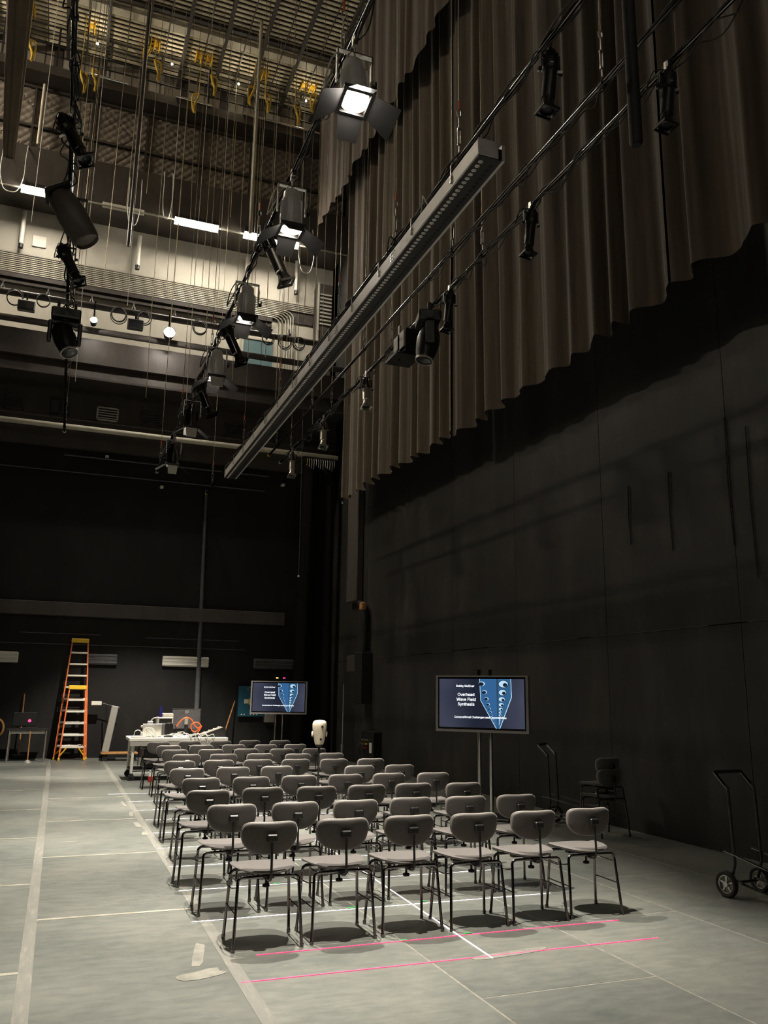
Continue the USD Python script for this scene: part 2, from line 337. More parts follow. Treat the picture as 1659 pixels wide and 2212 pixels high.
obj('gallery_flange', MB().prism([(21.22, 9.33), (21.5, 9.33), (21.5, 9.78), (21.42, 9.78), (21.38, 9.40), (21.22, 9.38)], 0, XL, XR), 'fascia', wb)
obj('soffit_front', MB().box(XL, 21.55, 14.5, XR, 21.7, 15.72), 'fascia', wb, label='dark band above the gallery strip lights')
obj('soffit_slab', MB().box(XL, 21.7, 14.62, XR, 22.9, 14.75), 'fascia', wb)
obj('soffit_pipe', MB().cyl((XL, 21.5, 14.42), (XR, 21.5, 14.42), 0.022, 8), 'conduit', wb)
obj('ledge', MB().rbox(XL, 22.14, 3.42, 5.6, 22.3, 3.76, 0.015), 'brown_band', wb, label='brown ledge board running along the black wall')
m = MB()
for z, a, b in ((2.98, -1.0, 0.9), (2.95, 2.0, 4.4), (2.72, -3.0, 4.6)): m.box(a, 22.285, z, b, 22.30, z + 0.02)
obj('wall_batten', m, 'grey_paint', wb)
obj('quilt_backing', MB().box(XL, 21.85, 15.72, XR, 22.9, 17.7), 'joist_paint', wb)
def quilt(x0, x1, z0, z1, y, cell=0.235, amp=0.035):
    nx, nz = int((x1 - x0) / 0.04), int((z1 - z0) / 0.04)
    X, Z = np.meshgrid(np.linspace(x0, x1, nx + 1), np.linspace(z0, z1, nz + 1), indexing='ij')
    u, w = (X + Z) / cell, (X - Z) / cell
    h = np.sqrt(np.clip(np.abs(np.sin(PI * u)) * np.abs(np.sin(PI * w)), 0, 1)) * amp
    h += 0.02 * meshkit.noise(np.stack([X * 2, Z * 2, Z * 0], -1), 3)
    v = np.stack([X, y - h, Z], -1).reshape(-1, 3)
    i, j = np.meshgrid(np.arange(nx), np.arange(nz), indexing='ij'); a = i * (nz + 1) + j
    q = np.stack([a, a + nz + 1, a + nz + 2, a + 1], -1).reshape(-1, 4)
    return MB().add(v, q).box(x0, y, z0, x1, y + 0.03, z1)
for k in range(7):
    x0 = -3.5 + k * 1.48
    obj('quilted_panel', quilt(x0 + 0.03, x0 + 1.45, 16.52, 17.62, 21.84), 'quilt', wb, smooth=25)
    obj('quilted_panel', quilt(x0 + 0.03, x0 + 1.45, 15.80, 16.42, 21.84), 'quilt', wb, smooth=25)
    obj('quilt_frame', MB().box(x0 - 0.025, 21.74, 15.72, x0 + 0.025, 21.86, 17.7), 'joist_paint', wb)
for z in (15.75, 16.47, 17.66): obj('quilt_frame', MB().box(-4, 21.73, z - 0.035, XR, 21.86, z + 0.035), 'joist_paint', wb)
obj('catwalk_edge', MB().box(XL, 21.15, 17.72, XR, 22.9, 17.98), 'joist_paint', wb, label='dark edge beam of the catwalk')
for k in range(46):
    x0 = -3.6 + k * 0.235
    obj('wall_board', MB().box(x0 + 0.006, 22.3 + 0.015 * (k % 2), 17.98, x0 + 0.229, 22.36, 19.5), ['board_grey', 'fascia', 'quilt', 'board_grey', 'quilt'][(k * 7) % 5], wb)
# catwalk railing
t = thing('catwalk_railing', 'dark steel railing of the catwalk just below the slatted ceiling', 'railing', (0, 0, 0))
for k in range(8):
    x = -2.9 + k * 1.35
    obj('post', MB().box(x - 0.025, 21.17, 17.98, x + 0.025, 21.22, 19.2), 'dark_steel', t)
for z in (18.3, 18.62, 18.94, 19.2): obj('rail', MB().cyl((-4, 21.16, z), (XR - 0.1, 21.16, z), 0.022, 8), 'dark_steel', t)
for a, b in ((-1.0, 0.3), (1.6, 2.6), (3.5, 5.9)):
    tag(obj('pipe', MB().cyl((a, 21.12, 18.0), (b, 21.12, 18.0), 0.035, 10), 'bright_aluminium', smooth=40),
        'shiny steel pipe lying along the catwalk edge, ' + {-1.0: 'left one', 1.6: 'middle one', 3.5: 'right one'}[a], 'pipe')

# vents of the band
for i, (x0, x1, z0, z1, mm) in enumerate([(-1.95, -1.46, 8.58, 8.92, 'fascia'), (0.29, 0.84, 8.56, 8.93, 'white_paint'), (1.42, 1.96, 8.57, 8.92, 'fascia'), (3.66, 4.19, 8.56, 8.92, 'fascia'), (4.88, 5.30, 8.58, 8.9, 'fascia'), (5.92, 6.48, 8.54, 8.92, 'fascia')]):
    t = thing('vent_grille', ['dark louvred vent at the left end of the wall band', 'white framed louvred vent on the wall band', 'dark louvred vent right of the white framed vent', 'dark louvred vent left of the speaker array end', 'dark louvred vent right of the speaker array end', 'dark louvred vent nearest the right curtain'][i], 'vent', ((x0 + x1) / 2, 22.12, (z0 + z1) / 2))
    w, h = (x1 - x0) / 2, (z1 - z0) / 2
    obj('backing', MB().box(-w, -0.012, -h, w, -0.002, h), 'black_plastic', t)
    m = MB()
    m.box(-w, -0.05, -h, -w + 0.035, 0, h).box(w - 0.035, -0.05, -h, w, 0, h).box(-w, -0.05, -h, w, 0, -h + 0.035).box(-w, -0.05, h - 0.035, w, 0, h)
    obj('frame', m, mm, t)
    for k in range(4):
        z = -h + 0.035 + (k + 0.6) * (2 * h - 0.07) / 4.4
        obj('louvre', MB().box(-w + 0.035, -0.02, -0.008, w - 0.035, 0.02, 0.008, R=rotx(0.6), o=(0, -0.03, z)), mm, t)
for i, x in enumerate((-0.74, -0.47)):
    tag(obj('speaker_box', MB().rbox(x - 0.10, 21.95, 8.58, x + 0.10, 22.119, 8.92, 0.01), 'black_plastic'), 'small black box on the wall band, %s of two beside a vent' % ('left' if i == 0 else 'right'), 'box')
tag(obj('wall_pipe', MB().cyl((-4, 21.62, 8.14), (XR - 0.1, 21.62, 8.14), 0.07, 14), 'cream_steel', smooth=40), 'thick pale pipe running across below the vents', 'pipe')
tag(obj('wall_pipe', MB().cyl((-4, 21.66, 8.36), (XR - 0.1, 21.66, 8.36), 0.03, 10), 'rail_paint', smooth=40), 'thin dark pipe just above the thick pale pipe', 'pipe')
tag(obj('wall_pipe', MB().cyl((-0.4, 22.2, 7.55), (5.0, 22.2, 7.55), 0.022, 8), 'grey_paint', smooth=40), 'thin dark pipe on the black wall below the pale pipe', 'pipe')
tag(obj('wall_pipe', MB().cyl((-4, 22.22, 7.12), (4.9, 22.22, 7.12), 0.018, 8), 'grey_paint', smooth=40), 'lowest thin grey pipe on the black back wall', 'pipe')
for i, (x, z) in enumerate(((0.65, 7.62), (2.1, 6.95), (5.4, 7.35))):
    tag(obj('wall_clamp', MB().rbox(x - 0.045, 22.14, z - 0.03, x + 0.045, 22.299, z + 0.03, 0.01), 'white_paint'), 'small white clamp on the dark upper back wall, %s one' % ['left', 'lower middle', 'right'][i], 'clamp')

# gallery: rails, conduits, brackets, strip lights, door
for z, r, w in ((11.32, 0.085, 'upper'), (10.64, 0.085, 'lower')):
    tag(obj('gallery_rail', MB().cyl((-4, 21.2, z), (XR - 0.1, 21.2, z), r, 16), 'rail_paint', smooth=40), 'thick dark %s pipe rail of the gallery' % w, 'rail')
obj('conduit_rack', MB().box(XL, 22.86, 12.62, 6.28, 22.899, 13.27), 'rail_paint', wb)  # dark backing stands in for the shade between the conduits
for i in range(11):
    z = 13.23 - i * 0.056
    xe = 6.28 if i < 5 else 5.66 - (i - 5) * 0.078
    pts = [(-4, 22.83, z), (xe - 0.25, 22.83, z)]
    if i >= 5: pts += [(xe - 0.25 + 0.25 * math.sin(a), 22.83, z - 0.25 + 0.25 * math.cos(a)) for a in np.linspace(0.15, PI / 2, 8)] + [(xe, 22.83, 9.6)]
    else: pts += [(xe, 22.83, z)]
    tag(obj('conduit', MB().tube(pts, 0.019, 8), 'conduit', smooth=40), 'grey steel conduit on the gallery wall, %s from the top of the bundle' % ORD[i], 'conduit')
pts = [(6.27, 22.83, 12.15), (5.98, 22.83, 12.15)] + [(5.98 - 0.16 * math.sin(a), 22.83, 11.99 + 0.16 * math.cos(a)) for a in np.linspace(0.2, PI / 2, 7)] + [(5.82, 22.83, 9.6)]
tag(obj('conduit', MB().tube(pts, 0.022, 8), 'conduit', smooth=40), 'single bent conduit right of the bending bundle', 'conduit')
tag(obj('cable_tray', MB().box(-4, 22.74, 12.48, 5.0, 22.895, 12.6), 'rail_paint'), 'dark wide cable tray under the conduit bundle', 'tray')
tag(obj('cable_tray', MB().box(-4, 22.78, 12.33, 5.0, 22.895, 12.40), 'rail_paint'), 'thin dark cable tray, lower of the two', 'tray')
for i, (x, z0, z1) in enumerate(((-2.04, 13.35, 14.45), (1.02, 13.35, 14.4), (5.68, 13.5, 14.6), (4.15, 13.4, 14.4))):
    t = thing('bracket', 'white downpipe with black end below the dark band, %s one' % ['leftmost', 'second from left', 'rightmost', 'third from left'][i], 'bracket', (x, 22.72, z0))
    obj('tube', MB().cyl((0, 0, 0.12), (0, 0, z1 - z0), 0.06, 12), 'white_paint', t, smooth=40)
    obj('end_cap', MB().cyl((0, 0, 0), (0, 0, 0.12), 0.063, 12), 'black_plastic', t, smooth=40)
tag(obj('junction_plate', MB().rbox(-1.78, 22.86, 13.55, -1.42, 22.898, 13.88, 0.01), 'white_paint'), 'square pale junction plate on the grey gallery wall', 'plate')
tag(obj('cover_plate', MB().rbox(-0.06, 21.5, 14.36, 1.02, 21.548, 14.52, 0.01), 'white_paint'), 'white cover plate between the gallery strip lights', 'plate')
dr = struct('door_1')
obj('door_panel', MB().box(4.2, 22.84, 9.5, 4.72, 22.895, 11.85), 'teal_door', dr, label='grey-green door leaf'); obj('door_panel', MB().box(4.74, 22.84, 9.5, 5.06, 22.895, 11.85), 'teal_door', dr)
obj('door_frame', MB().box(4.12, 22.82, 9.5, 4.19, 22.898, 11.92).box(4.19, 22.82, 11.86, 5.08, 22.898, 11.92), 'conduit', dr)
obj('pilaster_body', MB().rbox(6.3, 22.4, 9.5, 6.75, 22.89, 13.85, 0.01), 'fascia', wb)  # louvred cabinet, grouped with the back wall
obj('pilaster_edge', MB().box(6.28, 22.38, 9.5, 6.34, 22.41, 13.85), 'conduit', wb)
for k in range(9): obj('louvre', MB().box(6.36, 22.375, 12.5 + k * 0.12, 6.72, 22.4, 12.55 + k * 0.12), 'conduit', wb)

def strip_light(x0, x1, y, z, label, glow, name='strip_light', group=None, tilt=0.0):
    t = thing(name, label, 'light', ((x0 + x1) / 2, y, z), 0, group)
    w = (x1 - x0) / 2
    obj('housing', MB().box(-w - 0.02, -0.12, 0.0, w + 0.02, 0.12, 0.10).box(-w - 0.02, 0.12, -0.10, w + 0.02, 0.13, 0.10), 'dark_steel', t)
    obj('diffuser', MB().rbox(-w, -0.115, -0.075, w, 0.115, -0.001, 0.02), glow, t, label='glowing white diffuser')
    for s in (-1, 1): obj('hanger', MB().box(s * w * 0.8 - 0.015, -0.015, 0.1, s * w * 0.8 + 0.015, 0.015, 0.24), 'dark_steel', t)
    return t
strip_light(-2.08, -1.07, 21.5, 14.45, 'bright white strip light on the gallery, leftmost', 'strip_glow')
strip_light(1.86, 3.05, 21.5, 14.45, 'bright white strip light on the gallery, widest in view', 'strip_glow')
strip_light(3.80, 4.22, 21.5, 14.45, 'short bright strip light left of the par lamp pair', 'strip_glow')
strip_light(4.56, 5.4, 21.5, 14.45, 'bright strip light behind the barn door lamp, rightmost', 'strip_glow')
# ceiling: slatted grid
ce = struct('ceiling')
obj('ceiling_deck', MB().box(XL, Y0, ZC, XR, 23.2, ZC + 0.2), 'joist_paint', ce)
y = 14.0; k = 0
while y < 21.9:
    obj('slat', MB().box(-4.2, y, 19.30, 5.95, y + 0.078, 19.335), 'slat_paint', ce); y += 0.160
m = MB(); y = Y0
while y < 13.9: m.box(XL, y, 19.30, 5.95, y + 0.066, 19.335); y += 0.160
obj('slats_beyond', m, 'slat_paint', ce, kind='stuff')
for i in range(10):
    x = -3.4 + i * 1.02
    obj('joist', MB().box(x - 0.045, 6.0, 19.16, x + 0.045, 22.3, 19.30), 'joist_paint', ce)
obj('beam', MB().box(-4.2, 19.82, 19.17, 5.95, 20.08, 19.29), 'cream_steel', ce, label='wide pale beam crossing the slats')
obj('beam', MB().box(-4.2, 19.46, 19.2, 5.95, 19.58, 19.29), 'joist_paint', ce)
obj('edge_beam', MB().box(5.95, 2.0, 18.9, 6.35, 22.3, 19.5), 'joist_paint', ce, label='black beam along the right edge of the slats')
for i in range(10): obj('tie_rod', MB().cyl((-3.9 + i * 1.02, 6, 19.14), (-3.9 + i * 1.02, 21.8, 19.14), 0.015, 6), 'rail_paint', ce)
for i, (x, gl) in enumerate([(-2.28, 1), (-0.76, 1), (0.71, 1), (0.95, 1), (2.11, 1), (2.40, 1), (3.80, 1), (4.02, 1), (5.2, 1), (5.46, 1)]):
    t = thing('loft_block', 'yellow pulley block above the ceiling slats, %s from the left' % ORD[i], 'pulley', (x, 20.88, 19.20))
    for s in (-1, 1): obj('side_plate', MB().rbox(s * 0.07 - 0.015, -0.2, 0.0, s * 0.07 + 0.015, 0.2, 0.3, 0.012), 'yellow', t)
    obj('sheave', MB().cyl((-0.05, 0, 0.17), (0.05, 0, 0.17), 0.13, 16), 'yellow', t, smooth=40)
for i, (x, z, w) in enumerate([(-2.17, 17.8, 0), (-0.86, 17.25, 0), (-0.58, 17.4, 0), (0.73, 18.55, 1), (0.97, 18.2, 0), (2.1, 17.5, 1), (2.5, 18.2, 0), (3.62, 18.2, 1), (4.03, 18.1, 0), (4.92, 17.95, 0), (5.45, 18.5, 1)]):
    s = -1 if w else 1
    m = MB().tube(bez([(x - 0.05 * s, 20.5, z + 0.28), (x - 0.02 * s, 20.47, z + 0.1), (x + 0.06 * s, 20.5, z - 0.12), (x + 0.05 * s, 20.5, z - 0.34)], 6), 0.035, 6)
    m.tube(bez([(x - 0.05 * s, 20.5, z + 0.28), (x + 0.10 * s, 20.5, z + 0.22), (x + 0.12 * s, 20.5, z), (x + 0.08 * s, 20.5, z - 0.30)], 6), 0.028, 6)
    m.tube([(x - 0.05 * s, 20.5, z + 0.25), (x - 0.05 * s, 20.5, 19.3)], 0.008, 5)
    tag(obj('sling', m, 'sling_yellow', smooth=40), 'yellow webbing sling hanging below the ceiling slats, %s from the left' % ORD[i], 'sling')
for i, (x, z) in enumerate(((-0.59, 18.86), (3.29, 18.8), (1.4, 18.86), (5.3, 18.85))):  # last two bulbs are invented, added with no known source
    t = thing('bulb', 'small bare work bulb hanging at the catwalk, %s from the left' % ['first', 'third', 'second', 'fourth'][i], 'light', (x, 20.95, z))
    obj('glass', trimesh.creation.icosphere(2, 0.035), 'bulb_glow', t, smooth=True)
    obj('cord', MB().cyl((0, 0, 0.03), (0, 0, 19.3 - z), 0.006, 5), 'black_rubber', t)
    Lp = UsdLux.SphereLight.Define(stage, str(t.GetPath()) + '/light'); Lp.CreateRadiusAttr(0.06); Lp.CreateIntensityAttr(BULB * 6); Lp.CreateColorAttr(Gf.Vec3f(1, 0.86, 0.62)); Lp.AddTranslateOp().Set(Gf.Vec3d(0, -0.05, -0.12))

# added strip lights, unseen, to brighten curtains and ceiling (the gallery runs round the room)
obj('side_gallery', MB().box(XL, -2, 14.9, XL + 1.6, 21.5, 15.1).box(XL + 1.5, -2, 15.1, XL + 1.6, 21.5, 15.9), 'fascia', wl)
for i, y in enumerate((18.5,)):
    t = thing('side_strip_light', 'added unseen strip light under the left side gallery', 'light', (XL + 1.75, y, 14.8))
    obj('housing', MB().box(-0.15, -0.9, 0.06, 0.15, 0.9, 0.1), 'dark_steel', t)
    obj('diffuser', MB().rbox(-0.13, -0.85, -0.06, 0.13, 0.85, 0.059, 0.02), 'house_glow', t)
for i, y in enumerate((19.6,)):
    t = thing('side_strip_light', 'added unseen strip light on the upper left catwalk', 'light', (XL + 0.8, y, 17.6))
    obj('housing', MB().box(-0.15, -0.9, 0.06, 0.15, 0.9, 0.1), 'dark_steel', t)
    obj('diffuser', MB().rbox(-0.13, -0.85, -0.06, 0.13, 0.85, 0.059, 0.02), 'catwalk_glow', t)
    for k in (-0.7, 0.7): obj('hanger', MB().cyl((0, k, 0.1), (0, k, 1.7), 0.012, 6), 'dark_steel', t)

for i, x in enumerate((-3.5, 1.5)):  # added unseen strips, brightening lamp bodies from the front
    t = thing('front_strip_light', 'added unseen strip light high on the front wall behind the camera, %s' % ['left', 'right'][i], 'light', (x, Y0 + 0.3, 12.5))
    obj('housing', MB().box(-1.0, -0.299, 0.06, 1.0, 0.15, 0.1), 'dark_steel', t)
    obj('diffuser', MB().rbox(-0.95, -0.13, -0.06, 0.95, 0.13, 0.059, 0.02), 'front_glow', t)

# ------------------------------------------------------------------ curtains
def fold_curve(n, seed, period=0.42, amp=0.13):
    rng = np.random.default_rng(seed); y = np.linspace(0, 1, n)
    return rng
def curtain_mesh(x0, ya, yb, zb, zt, seed, amp=0.15, step=0.03, scal=0.05):
    n = int((yb - ya) / step) + 1; ys = np.linspace(ya, yb, n)
    rng = np.random.default_rng(seed)
    ph, yk, kn = 0.0, ya, []
    while yk < yb + 1:                                       # knots of uneven folds
        kn.append(yk); yk += rng.uniform(0.10, 0.42)
    kn = np.array(kn); hv = np.where(np.arange(len(kn)) % 2 == 0, -1, 1) * rng.uniform(0.35, 1.0, len(kn))
    idx = np.clip(np.searchsorted(kn, ys, 'right') - 1, 0, len(kn) - 2)
    tt = (ys - kn[idx]) / (kn[idx + 1] - kn[idx]); sm = tt * tt * (3 - 2 * tt)
    fold = hv[idx] * (1 - sm) + hv[idx + 1] * sm
    fine = 0.25 * (meshkit.noise(np.stack([ys * 14, ys * 0 + seed, ys * 0], 1)) - 0.5)
    hs = np.concatenate([[0, 0.012, 0.03, 0.07], np.linspace(0.12, 1, 12)])
    zlow = zb + scal * (meshkit.noise(np.stack([ys * 0.8, ys * 0, ys * 0 + seed], 1), 5) - 0.5) * 2 - 0.05 * fold
    V = []
    for h in hs:
        z = zlow * (1 - h) + zt * h
        wob = 0.45 * (meshkit.noise(np.stack([ys * 1.3, z * 0.25, z * 0 + seed], 1), 9) - 0.5)
        k = amp * (1 + 0.25 * (1 - h))
        V.append(np.stack([x0 + k * (fold + fine + wob), ys + 0.03 * np.sin(ys * 5 + h * 3), z], 1))
    V = np.array(V).transpose(1, 0, 2); m = len(hs)
    i, j = np.meshgrid(np.arange(n - 1), np.arange(m - 1), indexing='ij'); a = i * m + j
    q = np.stack([a, a + m, a + m + 1, a + 1], -1).reshape(-1, 4)
    return MB().add(V.reshape(-1, 3), q)
for i, (ya, yb, zb, sd) in enumerate(((1.0, 6.98, 6.27, 4), (7.03, 12.9, 6.21, 15), (12.95, 19.55, 6.33, 27))):
    c = obj('stage_curtain', curtain_mesh(6.2 + 0.03 * i, ya, yb, zb, 17.0, sd, amp=0.085), 'velour' if i < 2 else 'velour_far', smooth=True)
    tag(c, ['tall black pleated curtain hanging by the right wall, nearest the camera', 'tall black pleated curtain on the right, middle panel of the row', 'tall pleated curtain on the right, panel nearest the back wall'][i], 'curtain')
c = obj('stage_curtain', curtain_mesh(5.82, 3.0, 21.0, 14.75, 18.9, 41, amp=0.035, scal=0.12), 'velour_border', smooth=True)
tag(c, 'upper brown curtain border hanging from the ceiling edge above the others', 'curtain')
def leg_mesh(xa, xb, y0, zb, zt, seed, amp=0.09):
    m = curtain_mesh(0, xa, xb, zb, zt, seed, amp=amp)
    return m.xf(R=np.array([[0, 1, 0], [-1, 0, 0], [0, 0, 1.0]]), o=np.array([0, y0, 0]))
t = thing('drape_leg', 'black floor length drape in the back right corner with white ties', 'curtain')
obj('cloth', leg_mesh(5.75, 6.7, 21.4, 0.02, 7.8, 61), 'black_velour', t, smooth=True)
for k in range(13):
    x = 5.82 + k * 0.065
    obj('tie', MB().tube([(x, 21.3, 7.98), (x + 0.01, 21.26, 7.88), (x + 0.005 * (k % 3), 21.27, 7.74 - 0.03 * (k % 4))], 0.008, 5), 'white_paint' if k else 'yellow', t)
obj('rod', MB().cyl((5.7, 21.3, 7.98), (6.75, 21.3, 7.98), 0.025, 8), 'dark_steel', t)
# gathered drape at the left edge
n, mm = 40, 14; V = []
for j in range(mm):
    h = j / (mm - 1); z = 11.1 + (19.2 - 11.1) * h; w = 0.08 + 0.24 * h ** 0.8
    for i in range(n):
        a = 2 * PI * i / n; r = 1 + 0.22 * math.sin(a * 7 + 0.6 * math.sin(3 * h))
        V.append((-1.72 - 0.36 * h + w * r * math.cos(a), 15 + 0.5 * w * r * math.sin(a), z))
i, j = np.meshgrid(np.arange(mm - 1), np.arange(n), indexing='ij')
q = np.stack([i * n + j, i * n + (j + 1) % n, (i + 1) * n + (j + 1) % n, (i + 1) * n + j], -1).reshape(-1, 4)
tag(obj('gathered_drape', MB().add(V, q), 'pale_drape', smooth=True), 'gathered pale brown drape hanging high at the left edge', 'curtain')

# ------------------------------------------------------------------ chairs
def superpad(w, d, t, ez, n_rad=7, n_ang=40, p=2.8, dish=0.0, outline=None, bend=None, soft=4.0):
    """A cushion: rounded outline in x (half width w) and y (half depth d), thickness t, soft edge."""
    ang = np.arange(n_ang) * 2 * PI / n_ang
    if outline is None:
        ox = w * np.sign(np.cos(ang)) * np.abs(np.cos(ang)) ** (2 / p); oy = d * np.sign(np.sin(ang)) * np.abs(np.sin(ang)) ** (2 / p)
    else: ox, oy = outline(ang)
    rs = np.array([0.0, 0.3, 0.6, 0.8, 0.9, 0.96, 1.0])
    top, bot = [], []
    for r in rs:
        hh = t / 2 * (1 - r ** soft) ** 0.5 if r < 1 else 0.0
        top.append(np.stack([ox * r, oy * r, np.full(n_ang, hh - dish * (1 - r * r))], 1)); bot.append(np.stack([ox * r, oy * r, np.full(n_ang, -hh - dish * (1 - r * r))], 1))
    V = np.vstack(top[1:] + bot[1:-1][::-1]); rows = len(rs) - 1 + len(rs) - 2
    i, j = np.meshgrid(np.arange(rows - 1), np.arange(n_ang), indexing='ij')
    q = np.stack([i * n_ang + j, (i + 1) * n_ang + j, (i + 1) * n_ang + (j + 1) % n_ang, i * n_ang + (j + 1) % n_ang], -1).reshape(-1, 4)
    f = np.vstack([q[:, [0, 1, 2]], q[:, [0, 2, 3]]]); N = len(V)
    V = np.vstack([V, [0, 0, t / 2 - dish], [0, 0, -t / 2 - dish]]); k = np.arange(n_ang); last = (rows - 1) * n_ang
    f = np.vstack([f, np.stack([np.full(n_ang, N), k, (k + 1) % n_ang], 1), np.stack([np.full(n_ang, N + 1), last + (k + 1) % n_ang, last + k], 1)])
    if bend is not None: V = bend(V)
    return MB().add(V, f)
def back_outline(a):
    c, s = np.cos(a), np.sin(a)
    x = 0.190 * np.sign(c) * np.abs(c) ** (2 / 2.7); z = np.where(s > 0, 0.088, 0.135) * np.sign(s) * np.abs(s) ** np.where(s > 0, 2 / 3.2, 2 / 2.3)
    z = z - np.where(s > 0, 0.020 * (1 - (x / 0.19) ** 2) * s, 0)
    return x, z
def back_bend(V):
    x, z, d = V[:, 0].copy(), V[:, 1].copy(), V[:, 2].copy()
    y = -d + 1.15 * x * x - 0.10 * z + 0.25 * z * z * 0
    return np.stack([x, y, z], 1)
def seat_bend(V):
    V = V.copy(); y = V[:, 1]
    V[:, 2] += 0.018 * (V[:, 0] / 0.21) ** 2 * (y < 0.1) - 0.5 * np.clip(y - 0.13, 0, 1) ** 2 * 3.0
    V[:, 0] *= 1 - 0.10 * np.clip(-y / 0.22, -0.2, 1)
    return V
def bent_leg(sx, yb, yt, sgn):
    """Leg from the floor up, bent inward under the seat."""
    foot = np.array([sx * 0.226, yb, 0.004]); top = np.array([sx * 0.205, yt, 0.405])
    pts = [foot, top] + [np.array([sx * (0.205 - 0.035 * (1 - math.cos(a))), yt, 0.405 + 0.028 * math.sin(a)]) for a in np.linspace(0.3, PI / 2, 6)] + [np.array([sx * 0.02, yt + sgn * 0.01, 0.433])]
    return pts
def make_chair(label, loc, rotz=0.0, group=None):
    t = thing('chair', label, 'chair', loc, rotz, group)
    obj('seat', superpad(0.215, 0.225, 0.040, 0, dish=0.006, bend=seat_bend).xf(o=(0, 0.035, 0.462)), 'chair_fabric', t, smooth=50)
    obj('back_pad', superpad(0, 0, 0.034, 0, outline=lambda a: tuple(v * 1.02 for v in back_outline(a)), bend=back_bend, soft=3.0).xf(o=(0, -0.158, 0.707)), 'chair_shell_pad', t, smooth=50)
    obj('backrest', superpad(0, 0, 0.040, 0, outline=back_outline, bend=back_bend, soft=4.0).xf(o=(0, -0.175, 0.705)), 'chair_shell', t, smooth=50)
    for sx in (-1, 1):
        for yb, yt, sg in ((-0.205, -0.155, 1), (0.150, 0.120, -1)):
            obj('leg', MB().tube(bent_leg(sx, yb, yt, sg), 0.0105, 8).cyl((sx * 0.226, yb, 0.0), (sx * 0.226, yb, 0.022), 0.0135, 8), 'dark_chrome', t, smooth=40)
        obj('side_rod', MB().cyl((sx * 0.219, -0.180, 0.22), (sx * 0.219, 0.134, 0.22), 0.0042, 6), 'dark_chrome', t, smooth=40)
        obj('link', MB().tube(bez([(sx * 0.208, -0.160, 0.375), (sx * 0.240, -0.10, 0.365), (sx * 0.240, 0.05, 0.365), (sx * 0.208, 0.118, 0.375)], 5), 0.0048, 6), 'chrome', t, smooth=40)
    obj('seat_frame', MB().box(-0.035, -0.165, 0.421, 0.035, 0.13, 0.441).box(-0.12, -0.02, 0.425, 0.12, 0.03, 0.441), 'black_plastic', t)
    obj('strut', MB().tube(bez([(0, -0.05, 0.414), (0, -0.16, 0.410), (0, -0.214, 0.432), (0, -0.222, 0.50), (0, -0.214, 0.60), (0, -0.214, 0.69)], 5), 0.0085, 8), 'black_plastic', t, smooth=40)
    obj('bracket', MB().rbox(-0.036, -0.226, 0.655, 0.036, -0.186, 0.705, 0.008), 'black_plastic', t)
    obj('knob', MB().lathe([(0, 0.355), (0.022, 0.355), (0.026, 0.362), (0.022, 0.372), (0.008, 0.376), (0.008, 0.425), (0, 0.425)], 12, np.array([[1, 0, 0, 0], [0, 1, 0, -0.08], [0, 0, 1, 0], [0, 0, 0, 1.0]])), 'black_rubber', t, smooth=40)
    return t
ROWS = [
    [(1.42, 5.91), (1.93, 5.93), (2.45, 5.95), (2.93, 5.93), (3.45, 5.93), (3.98, 5.96)],
    [(1.35, 6.85), (1.86, 6.87), (2.36, 6.88), (2.89, 6.93), (3.38, 6.90), (3.88, 6.90)],
    [(1.33, 7.85), (1.87, 7.96), (2.37, 7.94), (2.87, 7.96), (3.39, 7.99), (3.86, 7.93)],
    [(1.43, 8.94), (1.94, 8.95), (2.47, 8.99), (2.99, 9.01), (3.52, 9.04), (4.02, 9.00)],
    [(1.45, 10.04), (1.99, 10.13), (2.51, 10.16), (3.51, 10.04), (4.05, 10.07)],
    [(1.50, 11.11), (2.04, 11.17), (2.54, 11.16), (3.05, 11.16), (3.54, 11.11), (4.03, 11.07)],
    [(1.74, 12.23), (2.28, 12.23), (2.81, 12.25), (3.31, 12.12), (3.83, 12.19)],
    [(1.71, 13.21), (2.26, 13.24), (2.81, 13.28), (3.34, 13.21), (3.88, 13.25)],
    [(1.75, 14.22), (2.28, 14.29), (2.81, 14.35), (3.32, 14.29), (3.87, 14.36)],
    [(1.70, 15.28), (2.26, 15.44), (2.80, 15.46), (3.37, 15.56), (3.89, 15.51)]]
ROWN = ['nearest row of seats'] + [ORD[k] + ' row back from the camera' for k in range(1, 9)] + ['farthest row, by the equipment cart']
ROWN[4] = 'fifth row, which has a dummy head'
chair0 = None
for r, row in enumerate(ROWS):
    for c, (x, y) in enumerate(row):
        if r != 4: x = row[0][0] + (row[-1][0] - row[0][0]) * c / (len(row) - 1) + random.uniform(-0.006, 0.006)
        label = 'grey padded chair, %s from the left in the %s' % (ORD[c], ROWN[r])
        rz = random.uniform(-1.2, 1.2)
        if chair0 is None: chair0 = make_chair(label, (x, y, 0), rz, 'audience chairs')
        else: dup(chair0, label, (x, y, 0), rz)

